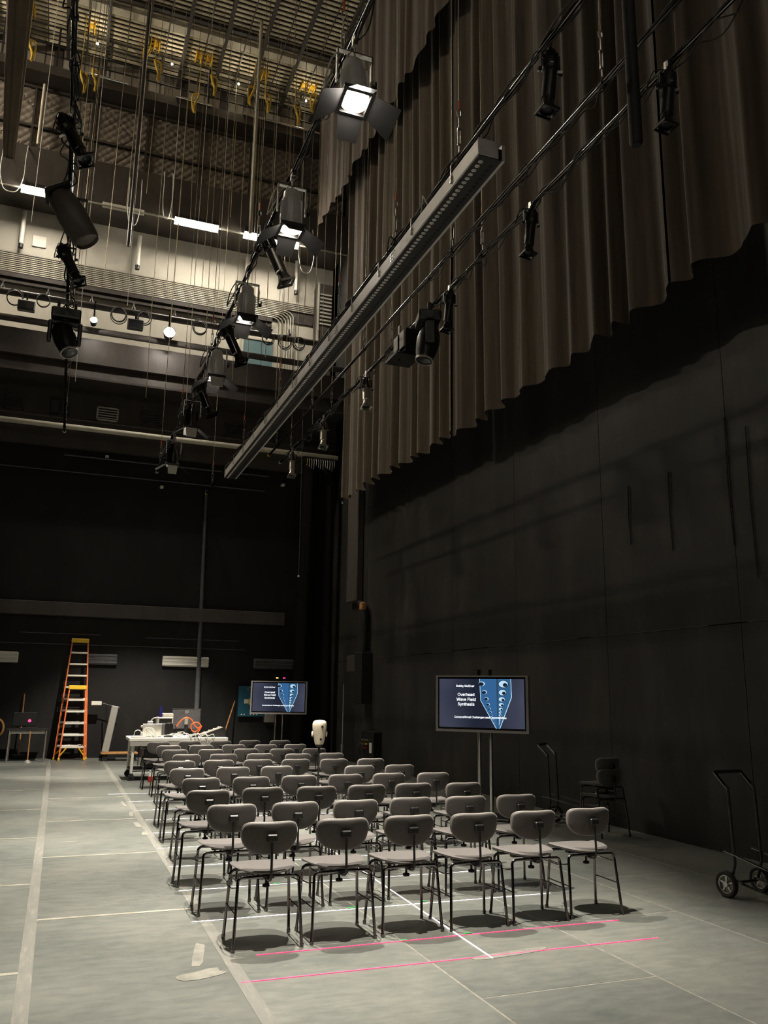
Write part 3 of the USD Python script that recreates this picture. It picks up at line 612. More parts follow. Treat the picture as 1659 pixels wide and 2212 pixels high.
# laser lines on the floor
WH = [(6.52, 1.05, 4.04), (7.52, 1.09, 4.03), (8.53, 1.13, 4.01), (9.53, 1.13, 4.0), (10.54, 1.16, 4.0), (11.6, 1.2, 4.0), (12.54, 1.14, 4.0), (13.52, 1.14, 4.0), (14.55, 0.9, 4.0)]
for i, (y, a, b) in enumerate(WH):
    tag(obj('laser_line', MB().box(a, y - 0.007, 0.001, b, y + 0.007, 0.003), 'white_laser'), 'glowing white laser line across the floor, %s behind the pink lines' % (ORD[i]), 'line')
for y, a, b, w in ((5.14, 1.13, 4.04, 'in front of the nearest chairs'), (5.615, 1.32, 4.06, 'at the feet of the nearest chairs')):
    tag(obj('laser_line', MB().box(a, y - 0.0055, 0.001, b, y + 0.0055, 0.003), 'pink_laser'), 'glowing pink laser line on the floor ' + w, 'line')
tag(obj('laser_line', MB().add([(2.715, 5.09, 0.0035), (2.727, 5.09, 0.0035), (2.892, 9.6, 0.0035), (2.880, 9.6, 0.0035), (2.715, 5.09, 0.001), (2.727, 5.09, 0.001), (2.892, 9.6, 0.001), (2.880, 9.6, 0.001)], [[0, 1, 2, 3], [4, 7, 6, 5], [0, 4, 5, 1], [2, 6, 7, 3], [1, 5, 6, 2], [0, 3, 7, 4]]), 'white_laser'), 'glowing white laser line running lengthwise between the chairs', 'line')
for i, (x, y) in enumerate(((2.33, 5.63), (2.82, 5.64), (1.93, 7.55), (2.28, 6.56), (2.9, 6.58))):
    tag(obj('laser_spot', MB().box(x - 0.03, y - 0.006, 0.0032, x + 0.03, y + 0.006, 0.0045), 'green_laser'), 'short green laser mark on the floor, %s of five' % ORD[i], 'mark')
for i, (y, x0, x1) in enumerate([(v, -1.205, -0.07) for v in (5.71, 8.14, 10.57, 13.0, 15.43)] + [(v, 0.01, 1.105) for v in (6.91, 9.34, 11.77, 14.2, 16.63)] + [(v, -2.38, -1.21) for v in (9.34, 11.77, 14.2, 16.63)]):
    tag(obj('floor_tape', MB().box(x0, y - 0.022, 0.0006, x1, y + 0.022, 0.0012), 'cross_tape'), 'pale worn tape across a floor joint, %s in the %s strip of boards' % (ORD[[0, 1, 2, 3, 4, 0, 1, 2, 3, 4, 0, 1, 2, 3][i]], 'leftmost full' if i < 5 else ('aisle' if i < 10 else 'far left')), 'tape')
# worn tape along two floor joints, and spare strips of pale tape
for i, (x, a, b) in enumerate(((-0.03, 2.0, 20.5), (1.145, 2.0, 20.5))):
    tag(obj('floor_tape', MB().box(x - 0.04, a, 0.0006, x + 0.04, b, 0.0012), 'worn_tape'), ['worn pale tape along the floor joint in the open aisle', 'worn pale tape along the floor joint beside the chairs'][i], 'tape')
for i, (x, y, l, w, rz) in enumerate(((0.22, 10.2, 0.30, 0.03, 3), (1.05, 13.3, 0.05, 0.6, 2), (1.07, 12.2, 0.05, 0.45, -3), (1.07, 11.25, 0.07, 0.4, 2), (1.1, 10.55, 0.07, 0.25, -6), (0.93, 5.35, 0.28, 0.14, 20), (0.98, 5.75, 0.07, 0.5, -12), (2.9, 5.15, 0.55, 0.08, 6))):
    aa = np.linspace(0, 2 * PI, 28, endpoint=False); rr = 1 + 0.16 * (meshkit.noise(np.stack([np.cos(aa) * 2.2 + i * 7, np.sin(aa) * 2.2, aa * 0], 1), i) - 0.5) * 2
    ox = l / 2 * rr * np.sign(np.cos(aa)) * np.abs(np.cos(aa)) ** 0.55; oy = w / 2 * rr * np.sign(np.sin(aa)) * np.abs(np.sin(aa)) ** 0.55
    m = MB().prism(np.stack([ox, oy], 1), 2, 0.0013, 0.0017).xf(rotz_(math.radians(rz)), (x, y, 0))
    tag(obj('tape_patch', m, 'scuff' if i > 4 else 'filler'), ['short pale tape patch alone in the open aisle', 'long pale scuff by the far chairs', 'second pale scuff of the run beside the chairs', 'third pale scuff of the run beside the chairs', 'nearest pale scuff of the run beside the chairs', 'broad pale smear left of the nearest pink line', 'narrow pale smear leading to the nearest chair', 'pale smear between the two pink lines'][i], 'tape')

# ------------------------------------------------------------------ dummy head on its stand
t = thing('dummy_head', 'cream dummy head microphone on a black stand among the chairs', 'microphone', (3.06, 10.15, 0), -12)
def head_pt(u, a):
    prof = np.array([(0.00, 0.03), (0.02, 0.052), (0.08, 0.068), (0.17, 0.083), (0.23, 0.084), (0.265, 0.072), (0.285, 0.048), (0.293, 0.0)])
    r = np.interp(u, np.linspace(0, 1, len(prof)), prof[:, 1]); z = np.interp(u, np.linspace(0, 1, len(prof)), prof[:, 0])
    return r, z
na, nu = 32, 22; us = np.linspace(0, 1, nu); V = []
prof = np.array([(0.0, 0.0), (0.0, 0.044), (0.012, 0.055), (0.08, 0.070), (0.17, 0.085), (0.235, 0.089), (0.27, 0.079), (0.288, 0.052), (0.295, 0.0)])
pp = bez(np.c_[prof[:, 1], prof[:, 0]], 4)
obj('head', MB().lathe(pp, 36, np.array([[1.0, 0, 0, 0], [0, 1.18, 0, 0.0], [0, 0, 1, 1.01], [0, 0, 0, 1]])), 'skin_plastic', t, smooth=60)
for s in (-1, 1):
    obj('ear', superpad(0.034, 0.018, 0.02, 0, p=2.2).xf(R=roty(PI / 2 * s) @ rotz_(0.2), o=(s * 0.088, 0.005, 1.135)), 'skin_plastic', t, smooth=60)
for x, z, yy in ((0.025, 1.225, -0.1075), (0.012, 1.075, -0.083)):
    obj('port', MB().cyl((x, yy - 0.008, z), (x, yy + 0.03, z), 0.014, 16), 'black_plastic', t, smooth=40)
obj('neck', MB().lathe([(0, 1.012), (0.046, 1.012), (0.04, 0.99), (0.014, 0.98), (0.014, 0.9), (0, 0.9)], 16), 'black_plastic', t, smooth=40)
obj('pole', MB().cyl((0, 0, 0.03), (0, 0, 0.92), 0.011, 10).cyl((0, 0, 0.03), (0, 0, 0.62), 0.016, 10), 'dark_chrome', t, smooth=40)
for k in range(3):
    a = k * 2 * PI / 3 + 0.4
    obj('foot', MB().tube([(0, 0, 0.16), (0.13 * math.cos(a), 0.13 * math.sin(a), 0.012), (0.16 * math.cos(a), 0.16 * math.sin(a), 0.012)], 0.009, 6), 'black_plastic', t)

# ------------------------------------------------------------------ screens on stands
def text_on(s, h, cx, z, t, name='text'):
    tm = meshkit.text_mesh(s, h, 0.0008, bold=True); b = tm.bounds; v = np.array(tm.vertices)
    v[:, 0] += cx - (b[0][0] + b[1][0]) / 2; V = np.stack([v[:, 0], -0.0455 - v[:, 2], z + v[:, 1]], 1)
    obj(name, MB().add(V, tm.faces), 'slide_text', t)
def disc_xz(cx, cz, rx, rz, y, n=18):
    a = np.arange(n) * 2 * PI / n
    V = np.vstack([[(cx, y, cz)], np.stack([cx + rx * np.cos(a), np.full(n, y), cz + rz * np.sin(a)], 1)])
    k = np.arange(n); return V, np.stack([np.zeros(n, int), 1 + k, 1 + (k + 1) % n], 1)
def make_tv(label, loc, rz):
    t = thing('screen_on_stand', label, 'screen', loc, rz)
    W, B, T = 0.68, 1.13, 1.90
    m = MB().box(-W, -0.04, B, -W + 0.035, 0.05, T).box(W - 0.035, -0.04, B, W, 0.05, T).box(-W + 0.035, -0.04, B, W - 0.035, 0.05, B + 0.035).box(-W + 0.035, -0.04, T - 0.022, W - 0.035, 0.05, T)
    obj('frame', m, 'tv_frame', t)
    obj('casing', MB().rbox(-W + 0.02, -0.02, B + 0.02, W - 0.02, 0.09, T - 0.02, 0.02), 'black_plastic', t)
    s = sub('display', t)
    w, b, tp = W - 0.055, B + 0.062, T - 0.048
    obj('glass', MB().box(-W + 0.035, -0.034, B + 0.035, W - 0.035, -0.02, T - 0.022), 'screen_glass', s)
    obj('picture', MB().box(-w, -0.0385, b, w, -0.034, tp), 'slide_ground', s)
    H = tp - b
    X = lambda u: -w + (u - 370) / 935 * 2 * w
    Z = lambda v: tp - (v - 265) / 580 * H
    def poly(pts, y): return MB().prism([(X(u), Z(v)) for u, v in pts], 1, y, y - 0.0006)
    obj('slide_wedge', poly([(823, 265), (1012, 265), (1014, 850), (1000, 845), (833, 520)], -0.0387), 'slide_blue', s)
    obj('slide_wedge', poly([(1022, 265), (1168, 265), (1172, 480), (1042, 845), (1016, 850)], -0.0387), 'slide_mid_blue', s)
    obj('slide_edge', poly([(823, 265), (829, 265), (839, 520), (1006, 848), (998, 848), (833, 522)], -0.0394).prism([(X(u), Z(v)) for u, v in [(1162, 265), (1168, 265), (1174, 480), (1044, 848), (1036, 848), (1166, 478)]], 1, -0.0394, -0.04), 'slide_pale', s)
    pale, dark, ring = MB(), MB(), MB()
    def flush(kind=None):
        for n_, m_, k_ in (('slide_speaker_rim', ring, 'slide_dark'), ('slide_speaker', pale, 'slide_pale'), ('slide_speaker_shadow', dark, 'slide_dark')):
            if m_.n: obj(n_, MB().add(np.vstack(m_.v), np.vstack(m_.f)), k_, s, kind=kind)
            m_.v, m_.f, m_.n = [], [], 0
    u, v, rx, rz_ = 849.0, 322.0, 36.0, 34.0
    for k in range(15):
        fr = k / 14
        vv = 322 + (800 - 322) * (1 - 0.80 ** k) / (1 - 0.80 ** 14); sc = max(0.10, (850 - vv) / 528)
        uu = 1005 + (852 - 1005) * sc ** 0.9 if k else 849
        r0 = 36 * sc
        pale.add(*disc_xz(X(uu), Z(vv), r0 * 2 * w / 935, r0 * 0.75 * H / 580, -0.0402, 16)); dark.add(*disc_xz(X(uu - r0 * 0.18), Z(vv + r0 * 0.10), r0 * 0.82 * 2 * w / 935, r0 * 0.62 * H / 580, -0.0408, 16))
        if k < 4: flush()
        uu = 1030 + (1085 - 1030) * sc; r1 = 54 * sc
        ring.add(*disc_xz(X(uu), Z(vv + 2), r1 * 1.05 * 2 * w / 935, r1 * 0.86 * H / 580, -0.0402, 18)); pale.add(*disc_xz(X(uu), Z(vv + 2), r1 * 0.92 * 2 * w / 935, r1 * 0.74 * H / 580, -0.0408, 18)); dark.add(*disc_xz(X(uu + r1 * 0.34), Z(vv + 2 + r1 * 0.2), r1 * 0.45 * 2 * w / 935, r1 * 0.42 * H / 580, -0.0414, 14))
        if k < 4: flush()
    flush('stuff')
    text_on('Bobby McElver', 0.028, X(668), Z(362), s)
    for tx, vv in (('Overhead', 470), ('Wave Field', 528), ('Synthesis', 585)): text_on(tx, 0.040, X(675), Z(vv), s)
    text_on('Compositional Challenges and Opportunities', 0.0265, X(829), Z(733), s)
    for x in (-0.085, 0.085): obj('pole', MB().cyl((x, 0.12, 0.03), (x, 0.12, 1.97), 0.027, 14), 'chrome', t, smooth=40)
    obj('mount', MB().rbox(-0.14, 0.085, 1.35, 0.14, 0.15, 1.7, 0.01), 'black_plastic', t)
    obj('base', MB().rbox(-0.42, -0.15, 0.0, 0.42, 0.40, 0.035, 0.012), 'black_plastic', t)
    obj('pole_cap', MB().cyl((-0.085, 0.12, 1.965), (-0.085, 0.12, 1.985), 0.03, 12), 'amber_glow' if loc[1] > 15 else 'chrome', t, smooth=40); obj('pole_cap', MB().cyl((0.085, 0.12, 1.965), (0.085, 0.12, 1.985), 0.03, 12), 'red_glow' if loc[1] > 15 else 'chrome', t, smooth=40)
    return t
make_tv('flat screen on twin chrome poles at the right of the chairs, showing a blue slide', (5.52, 10.55, 0), -48)
make_tv('flat screen on twin poles by the back wall, beyond the dummy head', (4.95, 19.85, 0), -24)

# ------------------------------------------------------------------ battens, lift lines, fixtures
ZB = 7.0
BAT = {}
def batten(name, label, x, y0, y1, z=ZB):
    t = thing(name, label, 'pipe', (x, 0, z))
    obj('pipe', MB().cyl((0, y0, 0), (0, y1, 0), 0.024, 14), 'dark_chrome', t, smooth=40)
    BAT[label] = t
    for y in (y0 - 0.015, y1 + 0.015): obj('end_cap', MB().cyl((0, y - 0.02, 0), (0, y + 0.02, 0), 0.034, 12), 'white_paint' if label.find('array') < 0 else 'yellow', t, smooth=40)
    return t
batten('lighting_pipe', 'lighting pipe carrying the lit barn door lamps', 1.83, -3.0, 20.85)
batten('lighting_pipe', 'black pipe from which the speaker array hangs', 3.24, -3.0, 21.9, 6.82)
batten('lighting_pipe', 'bare black pipe between the speaker array and the moving head lamp', 4.07, -3.0, 18.2)
batten('lighting_pipe', 'black pipe with moving head lamp nearest the right curtain', 4.46, -3.0, 18.7)
batten('lighting_pipe', 'black pipe on the left seen end on, with dark spotlights', -0.37, -3.0, 18.2)
def lift_line(x, y, z, label, ztop=19.3, group=None, orange=False):
    t = thing('lift_line', label, 'cable', (x, y, z), 0, group)
    obj('wire', MB().cyl((0, 0, 0.62), (0, 0, ztop - z), 0.0055, 6), 'cable_steel', t)
    obj('turnbuckle', MB().tube([(-0.014, 0, 0.16), (-0.016, 0, 0.34)], 0.005, 6).tube([(0.014, 0, 0.16), (0.016, 0, 0.34)], 0.005, 6).cyl((0, 0, 0.34), (0, 0, 0.46), 0.006, 6).cyl((0, 0, 0.05), (0, 0, 0.17), 0.006, 6).rbox(-0.02, -0.012, 0.15, 0.02, 0.012, 0.175, 0.004).rbox(-0.02, -0.012, 0.325, 0.02, 0.012, 0.35, 0.004), 'aluminium', t)
    obj('shackle', MB().tube([(0, 0, 0.46), (0.022, 0, 0.50), (0.018, 0, 0.545), (0, 0, 0.57), (-0.018, 0, 0.545), (-0.022, 0, 0.50), (0, 0, 0.46)], 0.006, 6), 'aluminium', t)
    obj('sleeve', MB().cyl((0, 0, 0.56), (0, 0, 0.66), 0.011, 8), 'orange_cable' if orange else 'cable_steel', t)
    obj('pipe_clip', MB().lathe([(0.026, -0.02), (0.034, -0.02), (0.034, 0.02), (0.026, 0.02)], 12, np.array([[1, 0, 0, 0], [0, 0, 1, 0], [0, -1, 0, 0], [0, 0, 0, 1.0]])).cyl((0, 0, 0.03), (0, 0, 0.07), 0.01, 8), 'dark_steel', t)
    return t
for nm, x, z, ysx in (('the lit lamp pipe', 1.83, 7.0, (-1.0, 2.6, 5.99, 9.35, 12.8, 16.44, 20.27)), ('the speaker array pipe', 3.24, 6.82, (-1.0, 2.9, 6.55, 8.25, 10.4, 13.85, 17.05, 21.02)), ('the bare black pipe', 4.07, 7.0, (-1, 2.2, 5.33, 8.43, 11.67, 14.66, 17.52)), ('the pipe by the right curtain', 4.46, 7.0, (-1, 2.2, 5.34, 8.38, 11.5, 14.65, 17.73)), ('the left spotlight pipe', -0.37, 7.0, (-0.5, 2.8, 6.3, 9.2, 12.9, 15.5, 17.9))):
    vis = [y for y in ysx if y > 4.5]
    for y in ysx:
        lab = 'steel lift line of %s, %s in view' % (nm, ORD[vis.index(y)]) if y in vis else 'steel lift line of %s, out of frame, %s' % (nm, 'first' if y < 0 else 'second')
        lift_line(x, y, z, lab, orange=(nm in ('the lit lamp pipe', 'the speaker array pipe')))
# slack cables taped along the pipes
def slack(t, y0, y1, n, seed, sag=0.10, side=0.05):
    rng = np.random.default_rng(seed)
    for k in range(n):
        pts, y = [], y0
        while y < y1:
            s = rng.uniform(0.3, 0.65); zz = 0.036 if k % 2 else -0.036
            pts.append((rng.uniform(-0.03, 0.03), y, zz)); pts.append((rng.uniform(-side, side), y + s / 2, zz - rng.uniform(0.0, sag) * (1 if k % 2 == 0 else 0.4))); y += s
        obj('cable', MB().tube(bez(pts, 5), 0.007 + 0.003 * (k % 2), 5, cap=False), 'black_rubber', t, smooth=60)
for key, y0, y1, n, sd, sag, side in (('barn door', 4.6, 20.4, 4, 3, 0.10, 0.05), ('array hangs', 2.0, 19.0, 4, 5, 0.05, 0.05), ('bare black', 2.0, 9.5, 3, 8, 0.12, 0.05), ('nearest the right', 2.0, 17.5, 4, 11, 0.16, 0.05), ('seen end on', 5.0, 13.5, 4, 13, 0.16, 0.10)):
    slack(next(v for k, v in BAT.items() if key in k), y0, y1, n, sd, sag, side)

def clamp_yoke(t, w, zp, zt=-0.16, mm='black_plastic', arm=0.022):
    """C-clamp on the pipe, then a U yoke down to the pivot at z = zp."""
    obj('clamp', MB().rbox(-0.02, -0.025, -0.09, 0.02, 0.03, 0.045, 0.006).rbox(-0.018, -0.05, -0.055, 0.018, -0.02, 0.03, 0.004).cyl((0, -0.075, -0.02), (0, -0.02, -0.02), 0.006, 6).cyl((0, 0, -0.19), (0, 0, -0.085), 0.009, 8), 'aluminium', t)
    m = MB().box(-w, -arm, zt - 0.012, w, arm, zt)
    for s in (-1, 1): m.box(s * w - 0.006, -arm, zp - 0.03, s * w + 0.006, arm, zt)
    obj('yoke', m, mm, t)
def par_lamp(label, y, lit=True, x=1.83, tilt=0.0, near=0.75, far=0.75, spin=0.0, light=1.0, cone=34.0):
    t = thing('par_lamp', label, 'stage light', (x, y, ZB), spin)
    zp, drop = -0.44, 0.27
    clamp_yoke(t, 0.15, zp, mm='bright_aluminium' if lit else 'dark_steel')
    R, o = rotx(tilt), np.array([0, 0, zp])
    prof = [(0, 0.225), (0.07, 0.222), (0.088, 0.205), (0.094, 0.12), (0.108, 0.10), (0.112, -0.02), (0.116, -0.15), (0.122, -0.20), (0.122, -0.215), (0.095, -0.215), (0.088, -0.17), (0.06, -0.02), (0, 0.02)]
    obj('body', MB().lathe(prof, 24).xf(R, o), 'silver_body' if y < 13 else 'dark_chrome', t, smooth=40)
    m = MB()
    for k in range(8):
        a = k * PI / 4 + 0.2
        m.box(0.100, -0.006, -0.16, 0.124, 0.006, 0.09, R=R @ rotz_(a), o=o)
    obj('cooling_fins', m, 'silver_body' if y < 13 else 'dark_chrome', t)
    m = MB()
    for a, b, c, d in ((-0.135, -0.135, 0.135, -0.105), (-0.135, 0.105, 0.135, 0.135), (-0.135, -0.105, -0.105, 0.105), (0.105, -0.105, 0.135, 0.105)): m.box(a, b, -0.245, c, d, -0.205)
    obj('gel_frame', m.xf(R, o), 'barn_door', t)
    obj('lens', MB().lathe([(0, -0.236), (0.05, -0.234), (0.085, -0.226), (0.104, -0.212), (0.104, -0.2), (0, -0.2)], 24).xf(R, o), 'lens_lit' if lit else 'lens_dark', t, smooth=40, label='glowing white lens' if lit else None)
    for k, ang in enumerate((0.62, far, 0.62, near)):                    # +x, +y, -x, -y
        w0, w1, L = (0.115, 0.165, 0.24) if k % 2 == 0 else (0.105, 0.085, 0.19)
        c, s_ = math.cos(ang), math.sin(ang)
        V = []
        for th in (0, 0.004):
            for u, l in ((-w0, 0), (w0, 0), (w1, L), (-w1, L)): V.append((0.135 + l * c - th * s_, u, -0.245 - l * s_ - th * c))
        Vr = np.array(V) @ rotz_(k * PI / 2).T
        obj('barn_door', MB().add(Vr, [[0, 3, 2, 1], [4, 5, 6, 7], [0, 1, 5, 4], [1, 2, 6, 5], [2, 3, 7, 6], [3, 0, 4, 7]]).xf(R, o), 'white_paint' if (k == 3 and y > 11) or (k == 1 and y > 14) else 'barn_door', t)  # white on the far lamps: lens light put into the door colour
    obj('knob', MB().cyl((0.156, 0, zp), (0.19, 0, zp), 0.022, 10).box(0.185, -0.008, zp - 0.008, 0.2, 0.008, zp + 0.06), 'black_rubber', t)
    obj('power_cable', MB().tube(bez([(0, 0.03, zp + 0.2), (-0.10, 0.02, zp + 0.30), (-0.20, 0.0, zp + 0.16), (-0.24, 0.05, zp - 0.05), (-0.18, 0.25, zp + 0.1), (-0.05, 0.45, -0.02)], 6), 0.007, 6), 'white_cable' if y < 8 else 'black_rubber', t, smooth=60)
    obj('label_plate', MB().box(0.085, -0.114, zp - 0.02, 0.115, -0.108, zp + 0.12) if False else MB().rbox(0.156, -0.02, zp + 0.06, 0.165, 0.02, zp + 0.20, 0.003), 'white_paint', t)
    if lit:
        L = UsdLux.SphereLight.Define(stage, str(t.GetPath()) + '/light')
        L.CreateRadiusAttr(0.06); L.CreateIntensityAttr(PAR_POWER * light); L.CreateColorAttr(Gf.Vec3f(1.0, 0.92, 0.80))
        sh = UsdLux.ShapingAPI.Apply(L.GetPrim()); sh.CreateShapingConeAngleAttr(cone); sh.CreateShapingConeSoftnessAttr(0.5)
        p = R @ np.array([0, 0, -0.33]) + o
        L.AddTranslateOp().Set(Gf.Vec3d(*map(float, p))); L.AddRotateXOp().Set(math.degrees(tilt))
    return t
PL_ = [(5.65, 'nearest and largest of the row'), (7.66, 'second from the camera'), (9.93, 'third from the camera'), (12.17, 'fourth from the camera'), (14.76, 'fifth, with a door coloured as lit facing us'), (17.41, 'farthest on the pipe')]
for i, (y, w) in enumerate(PL_):
    par_lamp('lit silver lamp with black barn doors, ' + w, y, tilt=(-0.22, 0, 0, 0, 0.15, 0.35)[i], near=0.75 if i < 3 else 1.2, far=0.8 if i < 4 else 0.45)
def profile_spot(label, x, y, d, z=ZB, roll=0.0, mm='dark_chrome', length=0.62, green=False, scale=1.0):
    """Ellipsoidal spotlight hung by a yoke; d is where it points."""
    t = thing('profile_spotlight', label, 'stage light', (x, y, z), scale=scale)
    d = np.array(d, float); d /= np.linalg.norm(d)
    u = np.cross(d, [0, 1, 0.0]); u /= np.linalg.norm(u); w = np.cross(d, u)
    R = np.stack([u, w, -d], 1)                                       # local -z looks along d
    zp = -0.36; o = np.array([0, 0, zp])
    clamp_yoke(t, 0.125, zp, mm='dark_steel')
    L = length
    obj('lamp_housing', MB().lathe([(0, 0.30), (0.045, 0.30), (0.06, 0.27), (0.085, 0.22), (0.095, 0.12), (0.10, 0.02), (0.09, 0.0), (0.07, -0.02)], 16).xf(R, o), 'dark_steel', t, smooth=35)
    m = MB()
    for k in range(10): m.box(0.09, -0.004, 0.04, 0.108, 0.004, 0.20, R=R @ rotz_(k * PI / 5), o=o)
    obj('cooling_fins', m, mm, t)
    obj('lens_tube', MB().lathe([(0.06, 0.0), (0.082, -0.01), (0.082, -L + 0.36), (0.07, -L + 0.35), (0.07, -L + 0.30), (0.10, -L + 0.22), (0.10, -L + 0.20), (0.085, -L + 0.20)], 16).xf(R, o), mm, t, smooth=35)
    obj('lens', MB().lathe([(0, -L + 0.225), (0.05, -L + 0.215), (0.088, -L + 0.235), (0, -L + 0.24)], 16).xf(R, o), 'lens_dark', t, smooth=40)
    m = MB()
    for a, b, c, e in ((-0.11, -0.11, 0.11, -0.095), (-0.11, 0.095, 0.11, 0.11), (-0.11, -0.095, -0.095, 0.095), (0.095, -0.095, 0.11, 0.095)): m.box(a, b, -L + 0.165, c, e, -L + 0.20)
    obj('gel_frame', m.xf(R, o), mm, t)
    m = MB()
    for k in range(4): m.box(0.05, -0.02, 0.0, 0.15, 0.02, 0.004, R=R @ rotz_(k * PI / 2 + 0.4), o=o)
    obj('shutter', m, 'aluminium', t)
    if green: obj('tape', MB().box(-0.06, -0.108, -L + 0.21, 0.06, -0.100, -L + 0.26).xf(R, o), 'green_tape', t)
    for s in (-1, 1): obj('knob', MB().cyl((s * 0.13, 0, zp), (s * 0.165, 0, zp), 0.022, 10), 'black_rubber', t)
    obj('power_cable', MB().tube(bez([R @ np.array([0, 0.02, 0.28]) + o, (-0.16, 0.05, zp + 0.25), (-0.20, 0.15, zp + 0.05), (-0.05, 0.30, -0.03)], 6), 0.007, 6), 'black_rubber', t, smooth=60)
    return t
for i, (y, w) in enumerate(((8.75, 'with green tape, below the second lit lamp'), (11.35, 'between the third and fourth lit lamps'), (13.85, 'between the fourth and fifth lit lamps'))):
    profile_spot('long black spotlight angled right, ' + w, 1.87, y, (0.42, -0.10, -0.9), mm='dark_chrome' if i else 'aluminium', green=(i == 0), length=0.70, scale=0.85)
profile_spot('black spotlight angled right, upper one on the left pipe', -0.37, 7.45, (0.42, -0.25, -0.85), mm='dark_chrome', length=0.70, scale=0.74)
profile_spot('black spotlight angled right, lower one on the left pipe', -0.37, 9.95, (0.42, -0.25, -0.85), mm='dark_steel', length=0.70, scale=0.74)
profile_spot('black spotlight hung from the extended array pipe, top right', 3.27, 4.95, (-0.10, 0.0, -1), z=6.82, mm='black_plastic', length=0.75, scale=0.68)
for y, w in ((4.93, 'nearest the camera'), (7.2, 'second along from the camera'), (9.3, 'beside the moving head lamp')):
    profile_spot('black spotlight on the pipe by the right curtain, ' + w, 4.44, y, (-0.12, 0.0, -1), mm='black_plastic', length=0.75, scale=0.68)
for y, w in ((12.6, 'just beyond the moving head'), (15.1, 'second from the far end'), (17.5, 'at the far end')):
    profile_spot('grey spotlight on the pipe by the right curtain, ' + w, 4.44, y, (-0.05, -0.25, -1), mm='aluminium', length=0.66, scale=0.8)

def moving_head(label, x, y, z, d, s=1.0, rz=0.0):
    t = thing('moving_head', label, 'stage light', (x, y, z), rz)
    for k in (-1, 1): obj('clamp', MB().rbox(k * 0.12 * s - 0.02, -0.025, -0.09, k * 0.12 * s + 0.02, 0.03, 0.045, 0.006), 'dark_steel', t)
    obj('base', MB().rbox(-0.21 * s, -0.16 * s, -0.09 - 0.15 * s, 0.21 * s, 0.16 * s, -0.09, 0.02), 'black_plastic', t)
    zb = -0.09 - 0.15 * s
    m = MB().lathe([(0, zb), (0.10 * s, zb), (0.10 * s, zb - 0.03), (0, zb - 0.03)], 16)
    m.rbox(-0.21 * s, -0.06 * s, zb - 0.07, 0.21 * s, 0.06 * s, zb - 0.02, 0.015)
    for k in (-1, 1): m.rbox(k * 0.21 * s - 0.03 * s, -0.065 * s, zb - 0.36 * s, k * 0.21 * s + 0.03 * s, 0.065 * s, zb - 0.03, 0.015)
    obj('yoke', m, 'black_plastic', t)
    d = np.array(d, float); d /= np.linalg.norm(d); u = np.array([1.0, 0, 0]); w = np.cross(-d, u); w /= np.linalg.norm(w); u = np.cross(w, -d)
    R = np.stack([u, w, -d], 1); o = np.array([0, 0, zb - 0.26 * s])
    obj('head', MB().lathe(bez([(0.0, 0.24), (0.09, 0.23), (0.145, 0.14), (0.165, 0.0), (0.15, -0.14), (0.125, -0.26), (0.12, -0.30), (0.10, -0.30)], 4) * s, 24).xf(R, o), 'black_plastic', t, smooth=40)
    obj('lens', MB().lathe(np.array([(0, -0.275), (0.06, -0.28), (0.105, -0.295), (0.105, -0.26), (0, -0.26)]) * s, 20).xf(R, o), 'lens_dark', t, smooth=40)
    obj('trim_ring', MB().lathe(np.array([(0.118, -0.285), (0.13, -0.285), (0.13, -0.31), (0.118, -0.31)]) * s, 24).xf(R, o), 'silver_plastic', t, smooth=40)
    return t
moving_head('large black moving head lamp at the low end of the left pipe', -0.37, 11.9, ZB, (0.35, -0.35, -1), 0.95)
moving_head('large black moving head lamp hanging before the right curtain', 4.44, 10.0, ZB, (-0.1, 0.2, -1), 1.0, 75)
t = thing('scoop_light', 'dark tapered hood lamp behind the leftmost strip light', 'stage light', (-0.37, 8.75, ZB))
clamp_yoke(t, 0.19, -0.30, mm='dark_steel')
Rs = np.stack([np.array([0.8, 0, 0.6]), np.array([0, 1, 0]), np.array([-0.45, 0.18, 0.87])], 1); u, _, vt = np.linalg.svd(Rs); Rs = u @ vt
obj('hood', MB().lathe([(0, 0.20), (0.10, 0.19), (0.14, 0.10), (0.16, -0.1), (0.14, -0.42), (0.125, -0.44), (0.12, -0.40), (0, -0.38)], 20).xf(Rs, np.array([0, 0, -0.30])), 'hood_grey', t, smooth=40)
obj('rear_plate', MB().rbox(-0.15, -0.15, 0.19, 0.15, 0.15, 0.23, 0.02).xf(Rs, np.array([0, 0, -0.30])), 'dark_steel', t)
t = thing('dimmer_box', 'black electrical box on the pipe beside the moving head', 'box', (4.44, 10.75, ZB))
obj('case', MB().rbox(-0.12, -0.22, -0.42, 0.12, 0.22, -0.06, 0.015), 'black_plastic', t)
obj('flap', MB().box(-0.26, -0.24, -0.50, 0.12, 0.24, -0.48).box(-0.27, -0.24, -0.5, -0.26, 0.24, -0.46), 'dark_steel', t)
obj('bracket', MB().box(-0.15, -0.03, -0.50, -0.12, 0.03, 0.04).box(-0.15, -0.2, -0.36, -0.122, 0.2, -0.10), 'silver_plastic', t)
tag(obj('boom_pipe', MB().lathe([(0, 0), (0.035, 0.0), (0.052, 0.03), (0.052, 13.5), (0, 13.5)], 14, np.array([[1, 0, 0, 3.80], [0, 1, 0, 4.6], [0, 0, 1, 5.80], [0, 0, 0, 1.0]])), 'black_rubber', smooth=40), 'thick black vertical pipe hanging before the right pipes', 'pipe')

